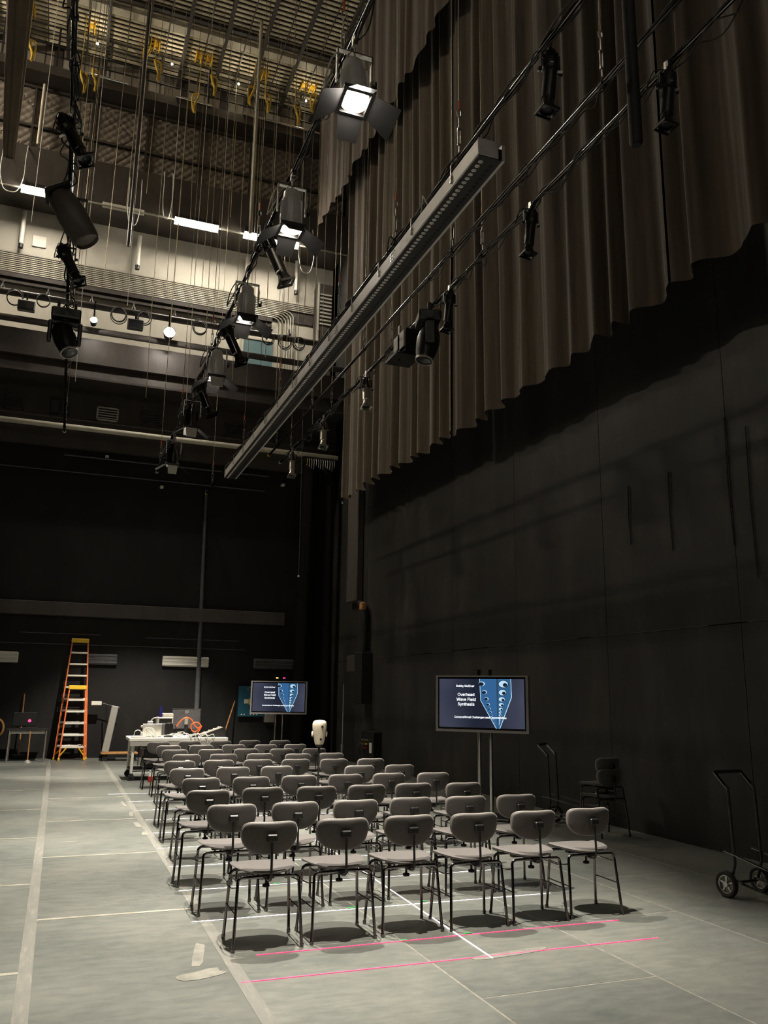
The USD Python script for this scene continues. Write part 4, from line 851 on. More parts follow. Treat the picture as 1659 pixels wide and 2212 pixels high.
# lamps on the gallery rail that face us
for i, (x, z, s) in enumerate(((0.0, 10.95, 0.09), (1.87, 10.95, 0.15))):
    t = thing('gallery_lamp', ['small lit lamp on the gallery rail, left of the glaring one', 'large glaring lamp on the gallery rail'][i], 'stage light', (x, 21.145, z))
    obj('body', MB().lathe([(0, 0.30), (s * 0.8, 0.28), (s, 0.05), (s, 0.0), (s * 0.92, 0.0), (s * 0.85, 0.06), (0, 0.06)], 18, np.array([[1, 0, 0, 0], [0, 0, 1, -0.35], [0, -1, 0, -0.18], [0, 0, 0, 1.0]])), 'dark_steel', t, smooth=40)
    obj('lens', MB().lathe([(0, -0.005), (s * 0.6, -0.0), (s * 0.9, 0.02), (s * 0.9, 0.05), (0, 0.05)], 18, np.array([[1, 0, 0, 0], [0, 0, 1, -0.35], [0, -1, 0, -0.18], [0, 0, 0, 1.0]])), 'lens_lit', t, smooth=40)
    obj('arm', MB().box(-0.02, -0.06, 0.26, 0.02, -0.02, 0.46).box(-0.02, -0.16, -0.2, 0.02, -0.12, 0.28).box(-0.02, -0.16, 0.24, 0.02, -0.02, 0.28), 'dark_steel', t)
    L = UsdLux.DiskLight.Define(stage, str(t.GetPath()) + '/light'); L.CreateRadiusAttr(s * 0.9); L.CreateIntensityAttr(900); L.CreateColorAttr(Gf.Vec3f(1, 0.92, 0.8)); L.AddTranslateOp().Set(Gf.Vec3d(0, -0.37, -0.18)); L.AddRotateXOp().Set(62)
for i, (x, z, r) in enumerate(((-1.9, 11.0, 0.22), (-1.25, 11.15, 0.2), (0.62, 11.05, 0.24), (2.67, 11.1, 0.2), (4.52, 10.9, 0.2), (5.0, 10.8, 0.22), (5.4, 10.95, 0.2), (1.25, 11.05, 0.2))):
    rng = np.random.default_rng(90 + i); t = thing('cable_coil', 'coil of dark cable hung on the gallery rail, %s from the left' % ORD[[0, 1, 2, 4, 5, 6, 7, 3][i]], 'cable', (x, 21.11, 11.37 - r))
    for k in range(3):
        a = np.linspace(0, 2 * PI, 25); rr = r * rng.uniform(0.78, 1.05); dx, dz = rng.uniform(-0.03, 0.03, 2)
        obj('loop', MB().tube(np.stack([dx + rr * 0.9 * np.cos(a), np.full(25, -0.025 * k), dz + rr * np.sin(a)], 1), 0.011, 6, cap=False), 'black_rubber', t, smooth=60)
for i, (x, z) in enumerate(((-1.6, 10.98), (1.02, 10.95))):
    t = thing('flood_lamp', 'dark flood lamp box under the upper gallery rail, left end' if i == 0 else 'dark flood lamp box under the upper gallery rail, right of the small lit lamp', 'stage light', (x, 21.08, z))
    obj('case', MB().rbox(-0.20, -0.12, -0.16, 0.20, 0.06, 0.10, 0.02), 'black_plastic', t); obj('arm', MB().box(-0.02, -0.02, 0.1, 0.02, 0.02, 0.3), 'dark_steel', t); obj('glass', MB().box(-0.17, -0.13, -0.13, 0.17, -0.12, 0.07), 'lens_dark', t)
for i in range(9):
    x = -2.2 + i * 1.05
    tag(obj('rail_cleat', MB().lathe([(0, 0), (0.06, 0), (0.05, 0.06), (0.02, 0.10), (0.02, 0.2), (0, 0.2)], 10, np.array([[1, 0, 0, x], [0, 1, 0, 21.2], [0, 0, 1, 11.4], [0, 0, 0, 1.0]])), 'black_plastic', smooth=40), 'small black cleat on top of the upper gallery rail, %s from the left' % ORD[i], 'cleat')

# many thin lines between the ceiling grid and the gallery
LINES = [(-1.55, 12.2), (-0.63, 10.9), (-0.45, 9.6), (-0.30, 8.4), (0.15, 11.2), (0.50, 12.8), (0.69, 10.6), (0.95, 13.6), (1.25, 8.2), (1.57, 11.2), (1.72, 8.1), (1.95, 13.0), (2.19, 7.7), (2.42, 11.3), (2.54, 9.6), (2.80, 10.8), (3.00, 13.4), (3.25, 9.0), (3.42, 11.4), (3.70, 10.8), (3.95, 9.6), (4.09, 11.3), (4.35, 8.6), (4.59, 10.2), (4.85, 9.4), (5.05, 11.0), (5.3, 8.2), (5.5, 9.0)]
rng = np.random.default_rng(21)
for i, (x, z) in enumerate(LINES):
    y = 19.0 + rng.uniform(-0.3, 0.3); dx = rng.uniform(-0.05, 0.05)
    tag(obj('hanging_line', MB().tube([(x + dx, y, 19.3), (x, y, z + 2.0), (x - dx, y, z)], [0.006, 0.008, 0.008][0:3], 5), 'cable_steel' if i % 3 else 'white_cable'), 'thin pale line hanging from the ceiling slats before the gallery, %s from the left' % ORD28[i], 'cable', 'lines hanging before the gallery')
for i, (x, y, z, w) in enumerate(((3.5, 19.0, 13.0, 'beside the second lit lamp'), (-1.82, 21.62, 15.85, 'at the left by the gathered drape'), (0.62, 19.4, 12.2, 'in the thick middle bundle'))):
    tag(obj('pole', MB().cyl((x, y, z), (x, y, 17.7 if i == 1 else 19.3), 0.045, 10), 'cream_steel' if i < 2 else 'rail_paint', smooth=40), 'pale vertical pole ' + w, 'pole')
for i, (x, zz, w) in enumerate(((-2.32, 14.15, 0.28), (0.74, 13.9, 0.16), (1.6, 14.3, 0.12), (5.6, 13.5, 0.22))):
    tag(obj('cable_loop', MB().tube(bez([(x - w, 21.56, zz + 1.55), (x - w, 21.36, zz + 1.0), (x - w, 21.34, zz + 0.5), (x - w * 0.6, 21.34, zz + 0.08), (x, 21.34, zz), (x + w * 0.6, 21.34, zz + 0.08), (x + w, 21.34, zz + 0.5), (x + w, 21.36, zz + 1.0), (x + w, 21.56, zz + 1.55)], 6), 0.012, 6), 'white_cable', smooth=60), 'pale cable hanging in a long U below the dark band, %s from the left' % ORD[i], 'cable')

# ------------------------------------------------------------------ speaker array
AX, AZ, AY0, AY1 = 3.11, 6.40, 5.90, 18.45
t = thing('speaker_array', 'long grey overhead beam of small loudspeakers hanging above the chairs', 'speaker', (0, 0, 0))
NM = 6; ML = (AY1 - AY0) / NM
for k in range(NM):
    a, b = AY0 + k * ML + 0.002, AY0 + (k + 1) * ML - 0.002
    obj('module', MB().rbox(AX, a, AZ + 0.012, AX + 0.20, b, AZ + 0.175, 0.006), 'array_grey', t)
    obj('side_plate', MB().box(AX + 0.245, a, AZ + 0.005, AX + 0.275, b, AZ + 0.17), 'array_grey', t)
    obj('speaker_board', MB().box(AX + 0.004, a, AZ, AX + 0.244, b, AZ + 0.012), 'array_board', t)
    m = MB().box(AX + 0.20, a, AZ + 0.03, AX + 0.244, b, AZ + 0.12)
    obj('joiner', m, 'black_plastic', t)
def driver(y, x, mm):
    if mm == 'l': return MB().lathe([(0.024, 0.0), (0.024, -0.004), (0.016, -0.006), (0.013, 0.006), (0.008, -0.009), (0, -0.012)], 10, np.array([[1, 0, 0, x], [0, 1, 0, y], [0, 0, 1, AZ], [0, 0, 0, 1.0]]))
    return MB().lathe([(0.021, 0.0), (0.021, -0.003), (0, -0.003)], 10, np.array([[1, 0, 0, x], [0, 1, 0, y], [0, 0, 1, AZ], [0, 0, 0, 1.0]]))
yy = AY0 + 0.08; k = 0; ml, md = MB(), MB()
while yy < AY1 - 0.05:
    a, b = driver(yy, AX + 0.066, 'l'), driver(yy + 0.034, AX + 0.185, 'd')
    if k < 70: obj('driver', a, 'driver_silver', t, smooth=50); obj('dark_driver', b, 'driver_dark', t, smooth=50)
    else:
        ml.add(np.vstack(a.v), np.vstack(a.f)); md.add(np.vstack(b.v), np.vstack(b.f))
    yy += 0.0685; k += 1
obj('far_drivers', ml, 'driver_silver', t, smooth=50, kind='stuff'); obj('far_dark_drivers', md, 'driver_dark', t, smooth=50, kind='stuff')
for k in range(13):
    y = AY0 + 0.55 + k * 0.99
    m = MB().cyl((AX - 0.012, y, AZ + 0.06), (AX - 0.012, y, AZ + 0.24), 0.007, 6).rbox(AX - 0.02, y - 0.012, AZ + 0.05, AX, y + 0.012, AZ + 0.08, 0.004).rbox(AX - 0.02, y - 0.012, AZ + 0.10, AX, y + 0.012, AZ + 0.13, 0.004).tube([(AX - 0.012, y, AZ + 0.24), (AX + 0.04, y, AZ + 0.30), (AX + 0.13, y, AZ + 0.40)], 0.006, 6)
    obj('bracket', m, 'aluminium', t)
for k in range(NM - 1):
    y = AY0 + (k + 1) * ML
    m = MB()
    for dy in (-0.05, 0.0, 0.05):
        for dz in (0.05, 0.09, 0.13): m.cyl((AX - 0.008, y + dy, AZ + dz), (AX + 0.002, y + dy, AZ + dz), 0.009, 6)
    obj('bolt_cluster', m, 'chrome', t, kind='stuff')
obj('end_plate', MB().rbox(AX - 0.002, AY0 - 0.006, AZ + 0.01, AX + 0.205, AY0 + 0.002, AZ + 0.178, 0.002), 'array_grey', t)
obj('loose_wire', MB().tube(bez([(AX + 0.05, 7.1, AZ + 0.18), (AX, 7.15, AZ + 0.34), (AX + 0.06, 7.3, AZ + 0.38), (AX + 0.1, 7.5, AZ + 0.2)], 6), 0.007, 6), 'white_cable', t, smooth=60)
obj('loose_wire', MB().tube(bez([(AX + 0.02, 7.9, AZ + 0.18), (AX - 0.05, 7.95, AZ + 0.3), (AX, 8.15, AZ + 0.34), (AX + 0.08, 8.4, AZ + 0.2)], 6), 0.009, 6), 'black_rubber', t, smooth=60)

# ------------------------------------------------------------------ props along the back wall
def ladder(label, x, y, n, h, wb, wt, name='step_ladder'):
    t = thing(name, label, 'ladder', (x, y, 0))
    lean, back = 0.10 * h / 2.9, 0.26 * h / 2.9
    P = lambda s, u, yo=0: np.array([s * (wb * (1 - u) + wt * u) / 2, lean * u + yo * (1 - u), 0.04 + (h - 0.1) * u])
    for s in (-1, 1):
        a, b = P(s, 0), P(s, 1)
        m = MB(); w = 0.035
        V = []
        for p in (a, b): V += [p + (-0.014, -w, 0), p + (0.014, -w, 0), p + (0.014, w, 0), p + (-0.014, w, 0)]
        m.add(V, [[0, 3, 2, 1], [4, 5, 6, 7], [0, 1, 5, 4], [1, 2, 6, 5], [2, 3, 7, 6], [3, 0, 4, 7]])
        obj('rail', m, 'orange_rail', t)
        a, b = P(s, 0, back) * (0.94, 1, 1), P(s, 1) + (0, 0.07, 0); a[2] = 0.04
        V = []
        for p in (a, b): V += [p + (-0.011, -0.025, 0), p + (0.011, -0.025, 0), p + (0.011, 0.025, 0), p + (-0.011, 0.025, 0)]
        obj('rear_rail', MB().add(V, [[0, 3, 2, 1], [4, 5, 6, 7], [0, 1, 5, 4], [1, 2, 6, 5], [2, 3, 7, 6], [3, 0, 4, 7]]), 'orange_rail', t)
        obj('foot', MB().rbox(s * wb / 2 - 0.022, -0.045, 0, s * wb / 2 + 0.022, 0.045, 0.06, 0.008), 'yellow', t)
        a = P(s, 0.02); b = P(s * 0.45, 1.0 / (n + 1)); b[1] = 0.0
        obj('brace', MB().tube([a + (0, -0.02, 0.02), b + (0, -0.03, -0.01)], 0.016, 4), 'yellow', t)
        for k in range(1, n, 2):
            u = k / (n + 1); a = P(s, u) + (0, 0.03, -0.01); b = P(s * 0.98, u - 0.55 / (n + 1), back)
            obj('strut', MB().tube([a, b], 0.009, 4), 'aluminium', t)
    for k in range(1, n + 1):
        u = k / (n + 1); a, b = P(-1, u), P(1, u)
        obj('step', MB().rbox(a[0] + 0.012, a[1] - 0.045, a[2] - 0.03, b[0] - 0.012, a[1] + 0.04, a[2] + 0.012, 0.005), 'cream_steel' if False else 'white_paint', t)
        obj('rear_bar', MB().cyl(P(-0.93, u, back) + (0, 0.04, 0), P(0.93, u, back) + (0, 0.04, 0), 0.009, 6), 'aluminium', t)
    obj('top_cap', MB().rbox(-wt / 2 - 0.025, lean - 0.06, h - 0.10, wt / 2 + 0.025, lean + 0.12, h, 0.015), 'yellow', t)
    return t
ladder('tall orange step ladder with yellow top against the black back wall', 0.41, 21.85, 9, 2.86, 0.72, 0.36)
ladder('shorter orange step ladder standing in front of the tall one', 0.44, 21.55, 5, 1.73, 0.56, 0.36)
for i, (x0, x1, c, w) in enumerate(((-2.0, -0.97, 'white_paint', 'pale ribbed panel box on the back wall at the left edge'), (0.59, 1.33, 'grey_paint', 'dark ribbed panel box behind the tall ladder'), (2.44, 3.62, 'white_paint', 'pale ribbed panel box above the equipment cart'), (4.82, 5.9, 'grey_paint', 'dark ribbed panel box above the far screen'))):
    t = thing('wall_panel_box', w, 'panel', ((x0 + x1) / 2, 22.3, 2.38)); hw = (x1 - x0) / 2
    obj('body', MB().rbox(-hw, -0.12, -0.13, hw, -0.002, 0.13, 0.02), c, t)
    for z in (-0.085, 0.0, 0.085): obj('rib', MB().rbox(-hw + 0.01, -0.135, z - 0.012, hw - 0.01, -0.118, z + 0.012, 0.005), c, t)
tag(obj('wall_conduit', MB().tube([(3.38, 22.2, 0.0), (3.38, 22.2, 1.25), (3.34, 22.22, 4.0), (3.28, 22.24, 7.0)], [0.075, 0.07, 0.055, 0.04], 10), 'grey_paint', smooth=60), 'tall scuffed grey pole rising up the black back wall', 'pole')
t = thing('plumb_line', 'thin dark cable with a pale bob hanging in the back right corner', 'cable', (5.7, 21.26, 4.66))  # thin cable hanging in the corner, pale bob at its end
obj('line', MB().tube([(-0.05, 0, 4.68), (0, 0, 0.2), (0, 0, 0.03)], 0.008, 5), 'grey_paint', t); obj('bob', MB().tm(trimesh.creation.icosphere(2, 0.03)), 'white_paint', t, smooth=True)
# table with monitor, far left
t = thing('work_table', 'small dark table with steel legs by the left back wall', 'table', (-0.56, 21.55, 0))
obj('table_top', MB().rbox(-0.45, -0.3, 0.70, 0.45, 0.3, 0.735, 0.008), 'black_plastic', t)
for x in (-0.39, 0.39):
    for y in (-0.25, 0.25): obj('leg', MB().cyl((x, y, 0), (x, y, 0.70), 0.026, 10), 'aluminium', t, smooth=40)
obj('apron', MB().box(-0.39, -0.26, 0.63, 0.39, -0.24, 0.70), 'silver_plastic', t)
t = thing('monitor', 'dark monitor with a red light on the small back table', 'monitor', (-0.66, 21.6, 0.735))
obj('panel', MB().rbox(-0.26, -0.03, 0.04, 0.26, 0.02, 0.36, 0.012), 'black_plastic', t); obj('stand', MB().rbox(-0.1, -0.08, 0, 0.1, 0.08, 0.015, 0.005).box(-0.03, -0.015, 0.0, 0.03, 0.015, 0.08), 'black_plastic', t)
obj('red_light', MB().cyl((0.11, -0.03, 0.17), (0.11, -0.036, 0.17), 0.035, 16), 'red_glow', t, label='glowing red light')
tag(obj('keyboard', MB().rbox(-0.75, 21.28, 0.735, -0.35, 21.42, 0.755, 0.006), 'dark_steel'), 'dark keyboard before the monitor on the back table', 'keyboard')
t = thing('broom', 'orange broom handle leaning upright behind the monitor', 'broom', (-0.73, 22.1, 0)); obj('handle', MB().cyl((0, 0, 0.1), (-0.01, 0.1, 1.52), 0.016, 8), 'wood', t, smooth=40); obj('brush', MB().rbox(-0.16, -0.05, 0.0, 0.16, 0.03, 0.12, 0.02), 'black_rubber', t)
t = thing('floor_stand', 'thin pale floor stand in front of the small back table', 'stand', (-0.5, 21.1, 0)); obj('pole', MB().cyl((0, 0, 0.03), (0, 0, 0.69), 0.014, 8), 'wood', t); obj('base', MB().lathe([(0, 0), (0.08, 0), (0.07, 0.03), (0.02, 0.06), (0, 0.06)], 14), 'silver_plastic', t, smooth=40)
m = MB()
for k in range(3): a = np.linspace(0, 2 * PI, 21); m.tube(np.stack([-1.28 + (0.17 - 0.012 * k) * np.cos(a), np.full(21, 22.19 - 0.03 * k), 0.72 + (0.22 - 0.012 * k) * np.sin(a)], 1), 0.013, 6, cap=False)
tag(obj('cable_coil', m.cyl((-1.28, 22.1, 0.93), (-1.28, 22.3, 0.93), 0.012, 6), 'wood', smooth=60), 'yellow-brown cable coil hung on the wall at the left edge', 'cable')
# platform truck with the grey panel and boom
t = thing('platform_truck', 'low wooden platform truck between the ladders and the equipment cart', 'cart', (1.5, 21.45, 0))
obj('deck', MB().rbox(-0.42, -0.25, 0.15, 0.42, 0.25, 0.19, 0.01), 'wood', t)
for x in (-0.33, 0.33):
    for y in (-0.18, 0.18): obj('caster', MB().cyl((x, y - 0.02, 0.06), (x, y + 0.02, 0.06), 0.06, 14).box(x - 0.03, y - 0.03, 0.06, x + 0.03, y + 0.03, 0.15), 'black_rubber', t)
a = math.radians(8)
tag(obj('grey_panel', MB().rbox(-0.07, -0.03, 0.0, 0.09, 0.03, 1.08, 0.012).xf(roty(a), (1.16, 21.35, 0.195)), 'silver_plastic'), 'tall slanted grey panel standing on the wooden truck', 'panel')
t = thing('boom_stand', 'thin boom stand with white lamp head behind the slanted panel', 'stand', (1.05, 21.95, 0))
obj('pole', MB().cyl((0.2, 0, 0.0), (0.1, 0, 1.24), 0.014, 8), 'black_plastic', t); obj('boom', MB().tube([(0.42, 0, 1.20), (0.05, 0, 1.30), (-0.2, 0, 1.36)], 0.012, 6), 'black_plastic', t); obj('head', MB().rbox(-0.26, -0.06, 1.26, -0.02, 0.06, 1.36, 0.01), 'white_paint', t); obj('foot', MB().rbox(0.05, -0.15, 0, 0.4, 0.15, 0.02, 0.006), 'black_plastic', t)
# poster board, box, leaning stick
t = thing('poster_board', 'blue poster board with white and orange squares behind the far screen', 'board', (4.86, 22.18, 1.4))
obj('board', MB().box(-0.42, -0.02, -0.39, 0.42, 0.02, 0.39), 'teal', t)
obj('printed_square', MB().box(-0.27, -0.0225, -0.06, -0.15, -0.02, 0.05), 'white_paint', t); obj('printed_square', MB().box(-0.14, -0.0225, -0.09, -0.02, -0.02, 0.07), 'yellow', t); obj('printed_square', MB().box(-0.12, -0.0225, -0.22, -0.02, -0.02, -0.11), 'black_plastic', t)
for x in (-0.32, -0.25, -0.08, 0.0, 0.08): obj('printed_dot', MB().cyl((x, -0.0225, -0.34), (x, -0.02, -0.34), 0.02, 10), 'white_paint', t)
for x, z in ((-0.18, 0.30), (-0.13, 0.36), (-0.09, 0.30), (-0.05, 0.36)): obj('printed_mark', MB().box(x - 0.018, -0.0225, z - 0.018, x + 0.018, -0.02, z + 0.018), 'silver_plastic', t)
tag(obj('wall_box', MB().rbox(5.16, 22.12, 0.86, 5.44, 22.299, 1.08, 0.012), 'silver_plastic'), 'small grey wall box under the far screen', 'box')
tag(obj('stick', MB().cyl((3.78, 21.3, 0.0), (4.36, 22.22, 1.40), 0.016, 8), 'wood', smooth=40), 'orange wooden stick leaning beside the blue poster board', 'stick')

# ------------------------------------------------------------------ equipment cart and what stands on it
t = thing('equipment_cart', 'white wheeled equipment cart behind the last row of chairs', 'cart', (2.24, 17.0, 0))
obj('table_top', MB().rbox(-0.92, -0.45, 0.70, 0.92, 0.45, 0.765, 0.01), 'white_paint', t)
obj('front_rail', MB().box(-0.90, -0.46, 0.62, 0.90, -0.45, 0.70), 'silver_plastic', t)
for x in (-0.84, 0.84):
    for y in (-0.40, 0.40):
        obj('leg', MB().cyl((x, y, 0.12), (x, y, 0.70), 0.028, 12), 'white_paint', t, smooth=40)
        obj('caster', MB().cyl((x, y - 0.022, 0.06), (x, y + 0.022, 0.06), 0.06, 14).box(x - 0.03, y - 0.032, 0.06, x + 0.03, y + 0.032, 0.13), 'black_rubber', t)
    obj('side_bar', MB().cyl((x, -0.4, 0.45), (x, 0.4, 0.45), 0.018, 8), 'aluminium', t)
obj('lower_shelf', MB().rbox(-0.86, -0.42, 0.16, 0.86, 0.42, 0.19, 0.008), 'dark_steel', t)
ZT = 0.765
tag(obj('crate', MB().rbox(1.62, 16.72, 0.19, 2.2, 17.25, 0.56, 0.02), 'black_plastic'), 'black crate on the lower shelf of the equipment cart', 'crate')
rng = np.random.default_rng(5); m = []
t = thing('cable_tangle', 'black cable tangle on the crate under the cart top', 'cable', (1.75, 16.9, 0.57))
for k in range(9):
    p = [(rng.uniform(-0.2, 0.25), rng.uniform(-0.25, 0.2), rng.uniform(-0.0, 0.10)) for _ in range(5)]
    if k % 3 == 0: p[-1] = (p[-1][0] - 0.1, -0.24, -0.3)
    obj('cable', MB().tube(bez(p, 6), 0.009, 5), 'black_rubber' if k % 4 else 'white_cable', t, smooth=60)
t = thing('laptop', 'open silver laptop seen from behind on the cart', 'laptop', (1.76, 16.95, ZT), -6)
obj('base', MB().rbox(-0.18, -0.0, 0, 0.18, 0.25, 0.018, 0.006), 'silver_plastic', t); obj('lid', MB().rbox(-0.18, -0.008, 0, 0.18, 0.006, 0.235, 0.005, R=rotx(0.12), o=(0, -0.005, 0.01)), 'aluminium', t)
obj('emblem', MB().box(-0.05, -0.012, 0.11, 0.05, -0.008, 0.14, R=rotx(0.12), o=(0, -0.005, 0.01)), 'silver_plastic', t)
t = thing('monitor', 'large dark monitor seen from behind on the equipment cart', 'monitor', (2.43, 17.22, ZT), -3)
obj('panel', MB().rbox(-0.275, -0.03, 0.14, 0.275, 0.03, 0.515, 0.015), 'grey_paint', t); obj('rim', MB().box(-0.28, -0.032, 0.512, 0.28, 0.032, 0.522), 'aluminium', t)
obj('stand', MB().rbox(-0.03, -0.06, 0, 0.03, -0.03, 0.34, 0.008).rbox(-0.14, -0.14, 0, 0.14, 0.08, 0.015, 0.006), 'black_plastic', t)
obj('vent_cover', MB().rbox(-0.035, -0.075, 0.22, 0.035, -0.03, 0.36, 0.01), 'silver_plastic', t)
em = MB().lathe([(0.026, -0.001), (0.031, -0.001), (0.031, 0.002), (0.026, 0.002), (0.026, -0.001)], 24, np.array([[1, 0, 0, 0], [0, 0, 1, -0.032], [0, -1, 0, 0.465], [0, 0, 0, 1.0]]))
tm = meshkit.text_mesh('DELL', 0.014, 0.0012); b = tm.bounds; v = np.array(tm.vertices) - (b[0] + b[1]) / 2
obj('round_logo', em.add(np.stack([v[:, 0], -0.0325 - v[:, 2], 0.465 + v[:, 1]], 1), tm.faces), 'white_paint', t, label='white round logo')
t = thing('coffee_pot', 'dark glossy coffee pot beside the laptop', 'pot', (2.06, 16.85, ZT))
obj('body', MB().lathe([(0, 0), (0.085, 0), (0.09, 0.02), (0.08, 0.2), (0.07, 0.25), (0.03, 0.27), (0, 0.27)], 20), 'black_plastic', t, smooth=40); obj('handle', MB().tube(bez([(0.08, 0, 0.22), (0.13, 0, 0.2), (0.13, 0, 0.08), (0.088, 0, 0.05)], 5), 0.01, 6), 'black_plastic', t, smooth=60)
for i, (x, y, w, d, z0, z1, mm, lab) in enumerate(((2.02, 17.3, 0.16, 0.14, 0.0, 0.22, 'grey_paint', 'grey equipment case under the white recorder'), (2.02, 17.3, 0.155, 0.13, 0.2205, 0.36, 'silver_plastic', 'silver recorder box with dark window, on the grey case'), (2.08, 17.3, 0.10, 0.1, 0.3605, 0.43, 'cream_steel', 'pale stack of paper on the silver recorder'))):
    t = thing('equipment_box', lab, 'box', (x, y, ZT))
    obj('case', MB().rbox(-w, -d, z0, w, d, z1, 0.008), mm, t)
    if i == 1: obj('window', MB().box(-w + 0.04, -d - 0.003, z0 + 0.03, w - 0.03, -d, z1 - 0.03), 'black_plastic', t)
tag(obj('bottle', MB().lathe([(0, 0), (0.033, 0), (0.034, 0.15), (0.022, 0.175), (0.022, 0.2), (0.024, 0.2), (0.024, 0.215), (0, 0.215)], 16, np.array([[1, 0, 0, 1.935], [0, 1, 0, 17.28], [0, 0, 1, ZT + 0.3602], [0, 0, 0, 1.0]])), 'blue_bottle', smooth=40), 'dark blue bottle on the silver recorder box', 'bottle')
t = thing('desk_lamp_rig', 'small pale gooseneck device left of the recorder', 'device', (1.76, 17.35, ZT))
obj('stem', MB().tube(bez([(0, 0, 0), (0, 0, 0.25), (0.05, 0, 0.33), (0.1, 0, 0.34)], 5), 0.012, 6), 'silver_plastic', t); obj('head', MB().rbox(-0.06, -0.03, 0.22, 0.05, 0.03, 0.28, 0.01).rbox(-0.18, -0.03, 0.16, -0.05, 0.03, 0.2, 0.01), 'silver_plastic', t); obj('base', MB().rbox(-0.05, -0.05, 0, 0.05, 0.05, 0.02, 0.005), 'silver_plastic', t)
t = thing('mixer', 'slanted mixing desk at the right end of the cart', 'mixer', (2.92, 16.95, ZT))
obj('case', MB().prism([(-0.24, 0.0), (0.22, 0.0), (0.22, 0.17), (0.18, 0.18), (-0.24, 0.035)], 1, -0.18, 0.18), 'dark_steel', t); obj('panel', MB().prism([(-0.23, 0.039), (0.17, 0.180), (0.168, 0.188), (-0.232, 0.047)], 1, -0.17, 0.17), 'silver_plastic', t)
for i in range(4):
    for j in range(3): obj('knob', MB().cyl((-0.15 + i * 0.09, -0.11 + j * 0.1, 0.07 + i * 0.032), (-0.156 + i * 0.09, -0.11 + j * 0.1, 0.093 + i * 0.032), 0.012, 8), 'white_paint', t)
t = thing('power_strip', 'white power strip with plugs at the left end of the cart', 'power strip', (1.46, 16.62, ZT)); obj('bar', MB().rbox(-0.10, -0.03, 0, 0.16, 0.03, 0.035, 0.006), 'white_paint', t); obj('plug', MB().rbox(0.06, -0.02, 0.0352, 0.10, 0.02, 0.10, 0.006), 'white_paint', t)
def cable(label, pts, r, mm): return tag(obj('cable', MB().tube(bez(pts, 8), r, 6), mm, smooth=60), label, 'cable')
cable('white cable arching over the power strip', [(1.40, 16.62, ZT + 0.04), (1.42, 16.6, ZT + 0.12), (1.48, 16.6, ZT + 0.14), (1.54, 16.62, ZT + 0.10)], 0.008, 'white_cable')
t = thing('cable_coil', 'loose coil of white cable in front of the laptop', 'cable', (1.68, 16.66, ZT))
for k in range(4):
    a = np.linspace(0, 2 * PI, 21); obj('loop', MB().tube(np.stack([0.10 * np.cos(a + k) + 0.015 * k, 0.03 * np.sin(a) - 0.02 * k, 0.095 + 0.085 * np.sin(a + 0.3 * k)], 1), 0.007, 6, cap=False), 'white_cable', t, smooth=60)
cable('bright orange cable looping below the large monitor', [(2.22, 17.05, ZT + 0.18), (2.30, 17.0, ZT + 0.30), (2.40, 17.0, ZT + 0.36), (2.50, 17.0, ZT + 0.32), (2.56, 16.98, ZT + 0.22), (2.64, 16.98, ZT + 0.16), (2.68, 16.98, ZT + 0.22), (2.60, 16.98, ZT + 0.27), (2.50, 16.98, ZT + 0.22), (2.52, 16.98, ZT + 0.12), (2.60, 16.98, ZT + 0.10), (2.70, 16.98, ZT + 0.20), (2.62, 16.96, ZT + 0.05)], 0.012, 'orange_cable')
rng = np.random.default_rng(17)
for i in range(9):
    x = 2.06 + i * 0.085 + rng.uniform(-0.05, 0.05); hz = rng.uniform(0.0, 0.07)
    e = [(x + rng.uniform(-0.08, 0.08), 16.62, ZT + 0.03), (x + 0.08, 16.5, ZT + 0.06), (x + 0.10, 16.49, ZT - 0.1)]
    cable('white cable draped over the front edge of the cart, %s from the left' % ORD[i], [(x - 0.22, 16.85, ZT + 0.02), (x - 0.07, 16.68, ZT + 0.035 + hz)] + (e if i > 3 else [(x + 0.05, 16.62, ZT + 0.04), (x + 0.2, 16.6, ZT + 0.015)]), 0.0075, 'white_cable')
tag(obj('adapter_box', MB().rbox(2.40, 16.66, ZT, 2.60, 16.80, ZT + 0.05, 0.008), 'black_plastic'), 'small black adapter box among the white cables', 'box')
tag(obj('paper_cup', MB().lathe([(0, 0), (0.032, 0), (0.042, 0.10), (0.038, 0.10), (0.03, 0.01), (0, 0.01)], 16, np.array([[1, 0, 0, 2.25], [0, 1, 0, 16.75], [0, 0, 1, ZT], [0, 0, 0, 1.0]])), 'white_paint', smooth=40), 'white paper cup beside the coffee pot', 'cup')
t = thing('can', 'small red and white can on the floor beside the cart', 'can', (1.73, 16.3, 0)); obj('body', MB().lathe([(0, 0), (0.05, 0), (0.05, 0.10), (0, 0.10)], 16), 'red', t, smooth=40); obj('top', MB().lathe([(0.0, 0.1005), (0.045, 0.1005), (0.03, 0.2), (0, 0.2)], 14), 'white_paint', t, smooth=40)

